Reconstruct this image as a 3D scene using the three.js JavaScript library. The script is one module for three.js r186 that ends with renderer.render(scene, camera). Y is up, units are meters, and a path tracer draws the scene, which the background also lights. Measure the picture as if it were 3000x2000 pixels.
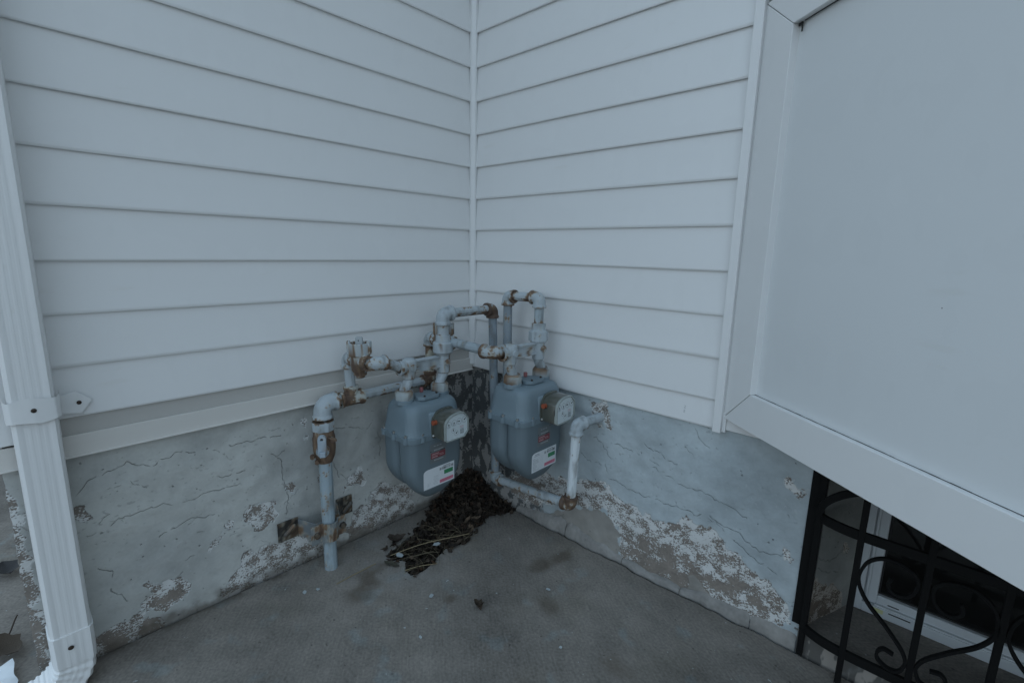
import * as THREE from 'three';
import { ImprovedNoise } from 'three/addons/math/ImprovedNoise.js';
import { mergeGeometries, mergeVertices, toCreasedNormals } from 'three/addons/utils/BufferGeometryUtils.js';
import { RoundedBoxGeometry } from 'three/addons/geometries/RoundedBoxGeometry.js';

// ---------------------------------------------------------------- camera, sky, sun, exposure
const scene = new THREE.Scene();
const camera = new THREE.PerspectiveCamera(70.627, 1024 / 682, 0.05, 2000);
{
  const f = new THREE.Vector3(-0.667, -0.185, -0.722).normalize();
  const r = new THREE.Vector3(0.732, 0.0208, -0.681).normalize();
  const u = new THREE.Vector3().crossVectors(r, f).normalize();
  camera.matrixAutoUpdate = true;
  camera.quaternion.setFromRotationMatrix(new THREE.Matrix4().makeBasis(r, u, f.clone().negate()));
  camera.position.set(1.561, 1.1015, 1.4294);
}
const SUN = new THREE.Vector3(-0.62, 0.52, -0.59).normalize();
{
  const W = 512, H = 256, d = new Float32Array(W * H * 4), n = new ImprovedNoise(), v = new THREE.Vector3();
  for (let j = 0; j < H; j++) for (let i = 0; i < W; i++) {
    const th = ((i + .5) / W - .5) * Math.PI * 2, ph = ((j + .5) / H - .5) * Math.PI, y = Math.sin(ph);
    v.set(Math.cos(ph) * Math.cos(th), y, Math.cos(ph) * Math.sin(th));
    const h = Math.pow(1 - Math.max(0, y), 3), s = Math.max(0, v.dot(SUN));
    const glow = 0.7 * Math.pow(s, 6) + 1.6 * Math.pow(s, 40);
    const q = 0.5 + 0.5 * n.noise(v.x * 2.2 + 5, v.y * 4, v.z * 2.2) + 0.25 * n.noise(v.x * 5, v.y * 9, v.z * 5);
    const c = Math.min(1, Math.max(0, (q - .5) * 2.2)) * .35 * Math.max(0, y);
    const o = (j * W + i) * 4;
    d[o] = 0.43 + .34 * h + glow + c * .6; d[o + 1] = 0.60 + .27 * h + .88 * glow + c * .5; d[o + 2] = 0.782 + .15 * h + .7 * glow + c * .4; d[o + 3] = 1;
  }
  const sky = new THREE.DataTexture(d, W, H, THREE.RGBAFormat, THREE.FloatType);
  sky.mapping = THREE.EquirectangularReflectionMapping; sky.magFilter = THREE.LinearFilter; sky.minFilter = THREE.LinearFilter; sky.needsUpdate = true;
  scene.background = sky; scene.environment = sky;
}
const sun = new THREE.DirectionalLight(new THREE.Color(1, .93, .82), 3.2);
sun.position.copy(SUN).multiplyScalar(20); sun.castShadow = true;
Object.assign(sun.shadow.camera, { left: -9, right: 9, top: 9, bottom: -9, near: 1, far: 50 });
sun.shadow.mapSize.set(2048, 2048);
scene.add(sun, sun.target);
const renderer = new THREE.WebGLRenderer({ antialias: true });
renderer.toneMapping = THREE.LinearToneMapping;
renderer.toneMappingExposure = 1.38;
renderer.shadowMap.enabled = true;

// ---------------------------------------------------------------- helpers
const V = (x, y, z) => new THREE.Vector3(x, y, z);
const lin = (r, g, b) => new THREE.Color().setRGB(r, g, b);
let seed = 7;
const rnd = () => { seed = (seed + 0x6d2b79f5) | 0; let t = Math.imul(seed ^ (seed >>> 15), 1 | seed); t = (t + Math.imul(t ^ (t >>> 7), 61 | t)) ^ t; return ((t ^ (t >>> 14)) >>> 0) / 4294967296; };
const rr = (a, b) => a + (b - a) * rnd();
const NZ = new ImprovedNoise();
const fbm = (x, y, z, o = 4) => { let s = 0, a = .5; for (let i = 0; i < o; i++) { s += a * NZ.noise(x, y, z); x *= 2.03; y *= 2.03; z *= 2.03; a *= .5; } return s; };
const sst = (a, b, x) => { const t = Math.min(1, Math.max(0, (x - a) / (b - a))); return t * t * (3 - 2 * t); };
const mix = (a, b, t) => a + (b - a) * t, mix3 = (a, b, t) => [mix(a[0], b[0], t), mix(a[1], b[1], t), mix(a[2], b[2], t)];
const toS = (v) => { v = Math.min(1, Math.max(0, v)); return 255 * (v <= .0031308 ? 12.92 * v : 1.055 * Math.pow(v, 1 / 2.4) - .055); };
const used = {};
const numbered = (n) => { if (!(n in used)) { used[n] = 0; return n; } used[n]++; return n + '_' + String(used[n]).padStart(3, '0'); };
function thing(name, label, category, pos = [0, 0, 0], group) {
  const o = new THREE.Group(); o.name = numbered(name); o.position.set(...pos); o.userData = { label, category }; if (group) o.userData.group = group; scene.add(o); return o;
}
function mesh(name, geo, mat, parent, label) {
  const m = new THREE.Mesh(geo, mat); m.castShadow = m.receiveShadow = true; m.name = parent ? name : numbered(name);
  if (label) m.userData.label = label;
  (parent || scene).add(m); return m;
}
function struct(name, geo, mat) { const m = mesh(name, geo, mat); m.userData.kind = 'structure'; return m; }
function box(w, h, d, x, y, z, b = 0) { const g = b ? new RoundedBoxGeometry(w, h, d, 2, b) : new THREE.BoxGeometry(w, h, d); g.translate(x, y, z); return g; }
const plainG = (gs) => mergeGeometries(gs.map((g) => { const k = g.index ? g.toNonIndexed() : g.clone(); for (const a of Object.keys(k.attributes)) if (!['position', 'normal', 'uv', 'color'].includes(a)) k.deleteAttribute(a); return k; }));
function orient(g, dir, at) { g.applyQuaternion(new THREE.Quaternion().setFromUnitVectors(V(0, 1, 0), dir.clone().normalize())); g.translate(at.x, at.y, at.z); return g; }
function rawTex(w, h, fn, srgb) {
  const d = new Uint8Array(w * h * 4);
  for (let j = 0; j < h; j++) for (let i = 0; i < w; i++) { const c = fn((i + .5) / w, (j + .5) / h, i, j), o = (j * w + i) * 4; d[o] = c[0]; d[o + 1] = c[1]; d[o + 2] = c[2]; d[o + 3] = 255; }
  return dtex(d, w, h, srgb);
}
function dtex(d, w, h, srgb) {
  const t = new THREE.DataTexture(d, w, h, THREE.RGBAFormat); t.magFilter = t.minFilter = THREE.LinearFilter; t.wrapS = t.wrapT = THREE.MirroredRepeatWrapping;
  if (srgb) t.colorSpace = THREE.SRGBColorSpace; t.needsUpdate = true; return t;
}
function canvasTex(w, h, draw) { const c = document.createElement('canvas'); c.width = w; c.height = h; draw(c.getContext('2d'), w, h); const t = new THREE.CanvasTexture(c); t.colorSpace = THREE.SRGBColorSpace; return t; }

// ---------------------------------------------------------------- materials
const finePaint = rawTex(512, 512, (u, v) => { const n = 128 + 150 * fbm(u * 26, v * 26, 3, 4) + 60 * fbm(u * 4, v * 4, 9, 2); const k = Math.min(255, Math.max(0, n)); return [k, k, k]; });
const vinylTone = rawTex(1024, 512, (u, v) => {
  const a = 1 + .022 * fbm(u * 3, v * 5, 1, 3) + .014 * fbm(u * 30, v * 5, 4, 3);
  const st = sst(.34, .6, fbm(u * 16, v * 34, 8, 4)) * .03;
  const k = .77 * a;
  return [toS(k * (1 - st * .8)), toS(k * (1 - st)), toS(k * (.99 - st * 1.4))];
}, true);
const M = {};
M.vinyl = new THREE.MeshStandardMaterial({ map: vinylTone, roughness: .42, bumpMap: finePaint, bumpScale: .0003 });
M.trim = new THREE.MeshStandardMaterial({ map: vinylTone, color: lin(1, 1, 1), roughness: .38, bumpMap: finePaint, bumpScale: .0002 });
M.shadedVinyl = new THREE.MeshStandardMaterial({ map: vinylTone, color: lin(.62, .6, .57), roughness: .7 });  // darkened vinyl: shade of the recess below the siding put into the colour
M.core = new THREE.MeshStandardMaterial({ color: lin(.5, .5, .48), roughness: .9 });
M.iron = new THREE.MeshPhysicalMaterial({ color: lin(.006, .006, .006), roughness: .7, specularIntensity: .35, bumpMap: finePaint, bumpScale: .0006 });
M.pipe = new THREE.MeshStandardMaterial({ vertexColors: true, roughness: .62, metalness: 0, bumpMap: finePaint, bumpScale: .0004 });
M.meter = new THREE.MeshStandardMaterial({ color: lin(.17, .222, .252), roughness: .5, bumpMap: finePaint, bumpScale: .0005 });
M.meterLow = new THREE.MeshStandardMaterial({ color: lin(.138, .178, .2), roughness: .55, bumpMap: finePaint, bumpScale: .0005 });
M.zinc = new THREE.MeshStandardMaterial({ color: lin(.5, .5, .48), roughness: .35, metalness: .9 });
M.smoke = new THREE.MeshPhysicalMaterial({ color: lin(.07, .072, .056), roughness: .28, clearcoat: 1, clearcoatRoughness: .15 });
M.rim = new THREE.MeshPhysicalMaterial({ color: lin(.3, .33, .31), roughness: .25, clearcoat: .6 });
M.whitePlastic = new THREE.MeshStandardMaterial({ color: lin(.62, .65, .65), roughness: .5 });
M.orange = new THREE.MeshStandardMaterial({ color: lin(.3, .07, .03), roughness: .5 });
M.pink = new THREE.MeshStandardMaterial({ color: lin(.28, .1, .1), roughness: .6 });
M.black = new THREE.MeshStandardMaterial({ color: lin(.015, .014, .013), roughness: .8 });
M.nail = new THREE.MeshStandardMaterial({ color: lin(.05, .035, .025), roughness: .6, metalness: .4 });
M.windowWhite = new THREE.MeshStandardMaterial({ map: vinylTone, color: lin(.7, .74, .77), roughness: .45 });
M.glass = new THREE.MeshPhysicalMaterial({ color: lin(.8, .85, .85), roughness: .02, transmission: 1, thickness: 0, ior: 1.5 });
M.gasket = new THREE.MeshStandardMaterial({ color: lin(.02, .02, .02), roughness: .7 });
M.dark = new THREE.MeshStandardMaterial({ color: lin(.06, .055, .05), roughness: .95 });

// ---------------------------------------------------------------- ground and slab
const E2 = .127, G0 = 1.183;
const soilTex = rawTex(512, 512, (u, v) => { const n = fbm(u * 18, v * 18, 2, 5), k = .05 + .04 * n; return [toS(k * 1.15), toS(k), toS(k * .82)]; }, true);
{
  const g = new THREE.PlaneGeometry(900, 900); g.rotateX(-Math.PI / 2); g.translate(0, -.07, 0);
  const t = soilTex.clone(); t.repeat.set(600, 600); t.needsUpdate = true;
  struct('ground', g, new THREE.MeshStandardMaterial({ map: t, roughness: 1 }));
}
// broken-out hole in the slab at the corner (x, z)
const footZ = (x) => .004 + .022 * fbm(x * 5.5, 3.3, 1.7, 2) + .012 * fbm(x * 24, 6.1, 2.2, 3);
const HOLE = [[.285, .012], [.272, .05], [.24, .1], [.235, .14], [.262, .18], [.254, .224], [.285, .26], [.31, .3], [.297, .35], [.285, .4], [.3, .435], [.322, .49], [.33, .53], [.315, .566], [.278, .569], [.262, .552], [.24, .536], [.222, .55], [.2, .568], [.165, .562], [.145, .53], [.14, .5], [.125, .45], [.118, .409], [.085, .34], [.05, .285], [.012, .235], [.004, .22]];
{
  const wob = (t, k) => .006 + .009 * Math.abs(fbm(t * 9, k, 0, 3)) ;
  const pts = [];
  HOLE.forEach((p, i) => {
    const a = HOLE[i], b = HOLE[Math.min(i + 1, HOLE.length - 1)];
    for (let k = 0; k < 4; k++) { const t = k / 4, x = mix(a[0], b[0], t), z = mix(a[1], b[1], t); const e = i > 0 && i < HOLE.length - 1 ? .006 : 0; pts.push([x + e * fbm(x * 60, z * 60, 1, 3) * 2, z + e * fbm(x * 60, z * 60, 7, 3) * 2]); }
  });
  for (let z = .24; z < 1.46; z += .02) pts.push([-.012 + wob(z, 3), z]);
  pts.push([-.012, 1.458], [-1, 1.455], [-10, 1.455], [-10, 9], [10, 9], [10, .03]);
  for (let x = 1.36; x > .28; x -= .01) pts.push([x, footZ(x) + .003 + .55 * wob(x, 8)]);
  
  const s = new THREE.Shape(pts.map(([x, z]) => new THREE.Vector2(x, -z)));
  const g = new THREE.ExtrudeGeometry(s, { depth: .05, bevelEnabled: true, bevelThickness: .003, bevelSize: .003, bevelOffset: -.003, bevelSegments: 2, curveSegments: 4 });
  g.rotateX(-Math.PI / 2); g.translate(0, -.053, 0);
  const p = g.attributes.position, uv = g.attributes.uv;
  for (let i = 0; i < p.count; i++) uv.setXY(i, (p.getX(i) + .3) / 2.4, (p.getZ(i) + .2) / 2.4);
  const N = 2048, col = new Uint8Array(N * N * 4), bmp = new Uint8Array(N * N * 4);
  const stains = [[.239, .684, .055, .035], [.27, .735, .05, .05], [.2, .63, .03, .05], [.626, .134, .03, .07], [.6, .22, .04, .05], [.75, .35, .05, .04], [.9, .62, .06, .03], [1.02, .4, .05, .04], [.5, .55, .02, .02]];
  for (let j = 0; j < N; j++) for (let i = 0; i < N; i++) {
    const x = i / N * 2.4 - .3, z = j / N * 2.4 - .2, o = (j * N + i) * 4;
    const f1 = fbm(x * 2.2, z * 2.2, 4, 4), f2 = fbm(x * 14, z * 14, 8, 4), f3 = fbm(x * 130, z * 130, 2, 3);
    const a = .78 * x + .62 * z, b = -.62 * x + .78 * z, br = fbm(a * 14, b * 190, 5, 2);
    let k = .19 * (1 + .75 * f1 + .36 * f2 + .5 * f3 + .26 * br);
    let c = [k * 1.08, k * .965, k * .84];
    const warm = sst(.05, .4, fbm(x * 5, z * 5, 21, 4)); c = mix3(c, [k * .98, k * .87, k * .72], warm * .6);
    const teal = sst(.16, .34, fbm(x * 9, z * 9, 31, 4)); c = mix3(c, [k * 1.15, k * 1.28, k * 1.25], teal * .5 * sst(.2, .9, x * .5 + z * .5 + .2));
    for (const [sx, sz, rx, rz] of stains) { const d = Math.hypot((x - sx) / rx, (z - sz) / rz) + .7 * f2; const m = sst(1.3, .2, d) * .55; if (m > 0) c = mix3(c, [.085, .062, .04], m); }
    // pale worn rim round the hole, dirt against the walls
    const hx = Math.min(1, Math.max(0, 1 - Math.hypot((x - .2) / .3, (z - .56) / .2))); c = mix3(c, [.27, .27, .26], hx * .55 * sst(-.2, .3, f2));
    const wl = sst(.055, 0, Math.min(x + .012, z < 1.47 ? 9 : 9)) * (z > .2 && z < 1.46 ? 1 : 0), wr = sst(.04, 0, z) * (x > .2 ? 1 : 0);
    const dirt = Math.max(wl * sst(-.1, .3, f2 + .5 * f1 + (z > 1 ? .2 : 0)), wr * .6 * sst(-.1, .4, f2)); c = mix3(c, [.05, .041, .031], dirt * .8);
    const spot = fbm(x * 70, z * 70, 40, 2); const pore = fbm(x * 240, z * 240, 61, 1); if (pore > .5) c = mix3(c, [.05, .047, .042], sst(.5, .62, pore) * .6); if (spot > .36) c = mix3(c, [.06, .054, .046], sst(.36, .44, spot) * .75);
    const chip = fbm(x * 55, z * 55, 77, 3); if (chip > .45) c = mix3(c, [.46, .5, .5], sst(.45, .48, chip) * .8);
    col[o] = toS(c[0]); col[o + 1] = toS(c[1]); col[o + 2] = toS(c[2]); col[o + 3] = 255;
    const h = 128 + 60 * f2 + 70 * br * .6 + 60 * f3 - (spot > .36 ? 40 * sst(.36, .44, spot) : 0);
    bmp[o] = bmp[o + 1] = bmp[o + 2] = Math.min(255, Math.max(0, h)); bmp[o + 3] = 255;
  }
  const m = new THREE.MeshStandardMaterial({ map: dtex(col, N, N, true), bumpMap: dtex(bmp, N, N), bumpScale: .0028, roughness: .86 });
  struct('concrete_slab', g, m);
}

// ---------------------------------------------------------------- foundation walls
// signed distance to a polygon on a coarse grid (negative inside)
function polyField(polys, u0, u1, v0, v1, nu, nv) {
  const F = new Float32Array(nu * nv).fill(9);
  for (let j = 0; j < nv; j++) for (let i = 0; i < nu; i++) {
    const x = mix(u0, u1, i / (nu - 1)), y = mix(v0, v1, j / (nv - 1)); let best = 9;
    for (const P of polys) {
      let d = 9, inside = false;
      for (let a = 0, b = P.length - 1; a < P.length; b = a++) {
        const [x1, y1] = P[a], [x2, y2] = P[b], dx = x2 - x1, dy = y2 - y1;
        const t = Math.min(1, Math.max(0, ((x - x1) * dx + (y - y1) * dy) / (dx * dx + dy * dy + 1e-9)));
        d = Math.min(d, Math.hypot(x - x1 - t * dx, y - y1 - t * dy));
        if ((y1 > y) !== (y2 > y) && x < (x2 - x1) * (y - y1) / (y2 - y1) + x1) inside = !inside;
      }
      best = Math.min(best, inside ? -d : d);
    }
    F[j * nu + i] = best;
  }
  return (u, v) => {
    const x = Math.min(.9999, Math.max(0, (u - u0) / (u1 - u0))) * (nu - 1), y = Math.min(.9999, Math.max(0, (v - v0) / (v1 - v0))) * (nv - 1), i = x | 0, j = y | 0, a = x - i, b = y - j, k = j * nu + i;
    return (F[k] * (1 - a) + F[k + 1] * a) * (1 - b) + (F[k + nu] * (1 - a) + F[k + nu + 1] * a) * b;
  };
}
function foundationMaterial(o) {
  const { u1, v1, W, H, z } = o, peel = polyField(o.peel, 0, u1, 0, v1, 160, 72), brown = polyField(o.brown, 0, u1, 0, v1, 160, 72), darkCoatAndShade = polyField(o.darkCoatAndShade, 0, u1, 0, v1, 160, 72), mort = polyField(o.mortar, 0, u1, 0, v1, 160, 72);
  const cv = document.createElement('canvas'); cv.width = W; cv.height = H; const x = cv.getContext('2d');
  x.fillStyle = '#000'; x.fillRect(0, 0, W, H); x.lineCap = 'round'; x.lineJoin = 'round';
  const crack = (P, w, c) => {
    x.strokeStyle = c; const q = [];
    for (let i = 0; i < P.length - 1; i++) for (let k = 0; k < 16; k++) { const t = k / 16; q.push([mix(P[i][0], P[i + 1][0], t), mix(P[i][1], P[i + 1][1], t)]); }
    q.push(P[P.length - 1]); q.forEach((p) => { p[0] += .012 * fbm(p[0] * 45, p[1] * 45, z, 4); p[1] += .02 * fbm(p[0] * 45, p[1] * 45, z + 5, 4); });
    for (let i = 0; i < q.length - 1; i++) { if (fbm(q[i][0] * 25, q[i][1] * 25, z + 30, 2) < -.16) continue; x.lineWidth = w * (.35 + rnd() * .8) * W / u1 * .001; x.beginPath(); x.moveTo(q[i][0] / u1 * W, H - q[i][1] / v1 * H); x.lineTo(q[i + 1][0] / u1 * W, H - q[i + 1][1] / v1 * H); x.stroke(); }
  };
  for (const P of o.cracks) crack(P, o.cw || 1.3, '#e0e0e0');
  for (let i = 0; i < o.minor; i++) { const a = rr(.05, u1 - .03), b = rr(.1, v1 - .02), l = rr(.008, .055), t = o.slope + rr(-1.1, 1.1); crack([[a, b], [a + l * .5, b + l * .5 * t + rr(-.006, .006)], [a + l, b + l * t]], rr(.6, 1.3), '#a0a0a0'); }
  for (let i = 0; i < o.pits; i++) { const a = rr(0, u1), b = Math.pow(rnd(), 1.3) * v1, s = rr(.6, 2.6) * rnd(); x.fillStyle = '#c0c0c0'; x.beginPath(); x.ellipse(a / u1 * W, H - b / v1 * H, s * W / u1 * .0014, s * W / u1 * .001, rr(0, 3), 0, 7); x.fill(); }
  const cr = x.getImageData(0, 0, W, H).data, col = new Uint8Array(W * H * 4), bmp = new Uint8Array(W * H * 4);
  for (let j = 0; j < H; j++) for (let i = 0; i < W; i++) {
    const u = (i + .5) / W * u1, v = (j + .5) / H * v1, k = (j * W + i) * 4, f1 = fbm(u * 3.5, v * 3.5, z, 4), f2 = fbm(u * 22, v * 22, z + 3, 4), f3 = fbm(u * 110, v * 110, z + 6, 2);
    const jag = f2 * .055 + f3 * .012;
    let c = mix3(o.paint[0], o.paint[1], sst(-.3, .3, f1)); const t = 1 + .34 * f1 + .18 * f2 + .09 * f3; c = c.map((q) => q * t);
    c = mix3(c, o.paint[0].map((q) => q * .62), sst(.08, .5, fbm(u * 7, v * 4, z + 50, 4)) * .55); const scuff = sst(.3, .42, fbm(u * 55, v * 80, z + 60, 3) + .35 * f1) * .4; c = mix3(c, o.paint[0].map((q) => q * .5), scuff); const chipL = sst(.3, .4, fbm(u * 75, v * 60, z + 64, 3)) * .35; c = mix3(c, [.5, .52, .52], chipL);
    let h = .62 + .25 * f1 + .14 * f2 + .05 * f3;
    const sd = darkCoatAndShade(u, v) + f2 * .12; const sm = sst(.02, -.015, sd);
    if (sm > 0) { const n = fbm(u * 24, v * 13, z + 70, 5); c = mix3(c, [.082, .083, .082], sm * .93); const fl = sst(.0, .06, n + .3 * f3) * sm; c = mix3(c, [.34, .33, .315], fl); h += .1 * fl; }  // dark bare substrate, with shade of the corner and meters painted in too
    const pd = peel(u, v) + jag, pm = sst(.002, -.002, pd);
    if (pm > 0) {
      const bd = brown(u, v) + f2 * .05, bare = sst(.035, -.06, bd);
      const st = .55 * fbm(u * 95 + v * 60, v * 170 - u * 50, z + 90, 2) + .8 * fbm(u * 230 + v * 90, v * 300, z + 94, 1), blot = fbm(u * 24, v * 30, z + 99, 4);
      const fl = sst(-.015, .045, st * .95 + .8 * blot + .075 - .3 * bare);
      const sub = [.235, .205, .178].map((q) => q * (1 + .35 * f2 + .3 * f3));
      c = mix3(c, mix3(sub, [.66, .665, .65], fl * .92), pm); h = mix(h, .3 + .18 * fl + .1 * f3 + .1 * f2, pm);
    }
    if (pd > 0 && pd < .006) c = mix3(c, [.5, .52, .52], sst(.006, .001, pd) * .5);
    const md = mort(u, v) + jag * .5, mm = sst(.003, -.003, md); if (mm > 0) { c = mix3(c, [.3, .285, .26].map((q) => q * (1 + .3 * f2 + .2 * f1)), mm); h = mix(h, .55 + .2 * f2, mm); }
    // dirt splashed along the ground line
    const dl = sst(.05, .0, v + f2 * .05) * o.dirt; c = mix3(c, [.11, .092, .072], dl * .75);
    const q = cr[((H - 1 - j) * W + i) * 4] / 255; c = mix3(c, [.11, .108, .102], q * .46); h -= q * .5;
    col[k] = toS(c[0]); col[k + 1] = toS(c[1]); col[k + 2] = toS(c[2]); col[k + 3] = 255;
    bmp[k] = bmp[k + 1] = bmp[k + 2] = 255 * Math.min(1, Math.max(0, h)); bmp[k + 3] = 255;
  }
  return new THREE.MeshStandardMaterial({ map: dtex(col, W, H, true), bumpMap: dtex(bmp, W, H), bumpScale: .008, roughness: .88 });
}
// an uneven plaster face of size u1 x v1; map(u, v, out) gives the point in space
function wallFace(u1, v0, v1, n, map, amp, z, uvW, uvH, uo = 0) {
  const m = Math.round(n * (v1 - v0) / u1), P = [], U = [], I = [];
  for (let j = 0; j <= m; j++) for (let i = 0; i <= n; i++) {
    const u = i / n * u1, v = mix(v0, v1, j / m), d = amp * (fbm(u * 5, v * 5, z, 3) + .4 * fbm(u * 25, v * 25, z, 2));
    P.push(...map(u, v, d)); U.push((u + uo) / uvW, v / uvH);
    if (i < n && j < m) { const a = j * (n + 1) + i, b = a + 1, c = a + n + 1, d2 = c + 1; I.push(a, b, d2, a, d2, c); }
  }
  const g = new THREE.BufferGeometry(); g.setAttribute('position', new THREE.Float32BufferAttribute(P, 3)); g.setAttribute('uv', new THREE.Float32BufferAttribute(U, 2)); g.setIndex(I); g.computeVertexNormals(); return g;
}
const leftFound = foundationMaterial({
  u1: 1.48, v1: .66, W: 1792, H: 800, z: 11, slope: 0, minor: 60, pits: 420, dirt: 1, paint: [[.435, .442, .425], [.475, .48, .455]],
  peel: [[[.96, .287], [.877, .262], [.875, .189], [.917, .188], [.967, .216]], [[.466, .2], [.405, .15], [.331, .14], [.32, .0], [.472, -.02], [.6, -.02], [.64, .05], [.6, .1], [.529, .142]], [[.63, .26], [.553, .271], [.542, .215], [.626, .215]], [[1.03, .07], [.95, .12], [.87, .105], [.8, .115], [.74, .05], [.72, -.02], [.9, -.02], [1.05, -.02]],
    [[1.233, .141], [1.159, .135], [1.127, .1], [1.145, .058], [1.201, .045], [1.239, .079]], [[1.37, .05], [1.315, .075], [1.24, .062], [1.2, -.02], [1.37, -.02]], [[1.362, .42], [1.332, .417], [1.335, .395], [1.352, .385]], [[1.064, .213], [1.005, .239], [1.021, .205], [1.066, .186]], [[.843, .313], [.808, .313], [.816, .28]], [[.72, .3], [.7, .3], [.71, .24]], [[.94, .21], [.9, .235], [.905, .19]],
    [[1.49, .57], [1.452, .5], [1.455, .4], [1.44, .3], [1.443, .21], [1.43, .1], [1.44, -.02], [1.49, -.02]], [[.76, .52], [.74, .5], [.755, .46], [.775, .49]]],
  brown: [[[1.24, .1], [1.16, .12], [1.14, .06], [1.2, .05]], [[1.37, .06], [1.2, .05], [1.2, -.02], [1.37, -.02]], [[.52, .04], [.7, .08], [.74, -.02], [.5, -.02]], [[1.46, .3], [1.43, .12], [1.43, -.03], [1.49, -.03], [1.49, .2]]],
  darkCoatAndShade: [[[.27, .58], [-.05, .6], [-.05, .02], [.2, .02], [.16, .2], [.2, .4]]],
  mortar: [[[.56, .03], [.5, .0], [.45, -.03], [.65, -.03], [.62, .01]]],
  cracks: [[[1.35, .47], [1.31, .5], [1.24, .52], [1.2, .497], [1.13, .515], [1.08, .505]], [[1.0, .5], [.95, .49], [.9, .495], [.84, .485]], [[1.29, .36], [1.2, .375], [1.12, .36], [1.05, .37], [.97, .36]], [[.87, .43], [.84, .4], [.845, .34], [.83, .28], [.84, .2]], [[1.06, .42], [1.0, .4], [.95, .405]], [[.7, .45], [.64, .46], [.58, .45], [.53, .43]], [[.7, .36], [.66, .33], [.645, .27]], [[.5, .43], [.47, .38], [.475, .3]], [[1.33, .25], [1.3, .22], [1.31, .17], [1.28, .13]], [[1.19, .28], [1.12, .3], [1.05, .29]]],
});
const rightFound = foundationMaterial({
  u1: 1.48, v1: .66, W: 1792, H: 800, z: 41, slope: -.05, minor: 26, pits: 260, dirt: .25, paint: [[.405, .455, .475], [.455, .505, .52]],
  peel: [[[.3, .24], [.361, .25], [.47, .215], [.601, .234], [.733, .276], [.8, .235], [.86, .225], [.96, .212], [1.037, .262], [1.123, .259], [1.167, .222], [1.25, .172], [1.306, .157], [1.34, .098], [1.325, .054], [1.272, .008], [1.188, .021], [1.125, -.02], [1.005, -.03], [.8, -.03], [.794, .1], [.726, .165], [.607, .135], [.44, .078], [.3, .05], [.24, .1]], [[.635, .565], [.684, .588], [.716, .556], [.735, .49], [.69, .495], [.651, .54]], [[1.299, .305], [1.321, .298], [1.329, .27], [1.308, .27]], [[1.33, .47], [1.3, .49], [1.29, .475], [1.32, .455]]],
  brown: [[[.82, .13], [.95, .15], [1.05, .125], [1.12, .11], [1.2, .15], [1.28, .12], [1.27, .07], [1.15, .05], [1.05, -.02], [.82, -.03], [.82, .07]], [[.3, .23], [.42, .13], [.5, .13], [.44, .08], [.2, .02], [.2, .22]]],
  darkCoatAndShade: [[[-.05, .6], [.17, .6], [.19, .45], [.32, .33], [.43, .18], [.44, .08], [.36, -.03], [-.05, -.03]]],
  mortar: [[[.442, .04], [.606, .13], [.726, .16], [.79, .105], [.8, -.03], [.5, -.03]], [[1.06, .07], [1.1, .05], [1.16, .015], [1.12, -.03], [1.05, -.03]]],
  cracks: [[[.896, .397], [.993, .371], [1.102, .365], [1.203, .339]], [[.72, .35], [.731, .302], [.828, .285], [.954, .283], [1.088, .291], [1.191, .278], [1.25, .25], [1.303, .265], [1.326, .287]], [[.34, .008], [.4, .028], [.442, .045], [.51, .062], [.536, .069], [.547, .018], [.569, -.006]], [[.75, .44], [.82, .43], [.92, .41]], [[1.1, .3], [1.16, .26], [1.21, .23], [1.3, .2]], [[.66, .44], [.7, .42], [.74, .37]], [[.6, .36], [.65, .34], [.7, .345]], [[.85, .47], [.92, .45], [.98, .43]], [[1.2, .09], [1.28, .11], [1.35, .09]]],
});
const DARKWALL = M.dark;
{
  const t = thing('foundation_wall', 'left foundation wall of cracked grey painted concrete behind the riser and downspout', 'wall');
  const g = wallFace(1.488, -.08, .598, 190, (u, v, d) => { const e = 0; return [-.012 + d * 2 - e, v, u - .022 + (u > 1.462 ? .012 * fbm(v * 14, 3, 0, 3) : 0)]; }, .0055, 2, 1.48, .66, -.022);
  // the grid runs the other way round on this wall
  const ix = g.index.array; for (let i = 0; i < ix.length; i += 3) { const q = ix[i]; ix[i] = ix[i + 1]; ix[i + 1] = q; } g.computeVertexNormals();
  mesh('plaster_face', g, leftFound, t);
  mesh('concrete_core', plainG([box(6, .71, 1.43, -3.02, .275, .745), box(.02, .71, .03, -.03, .275, 1.444)]), M.core, t);
}
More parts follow.
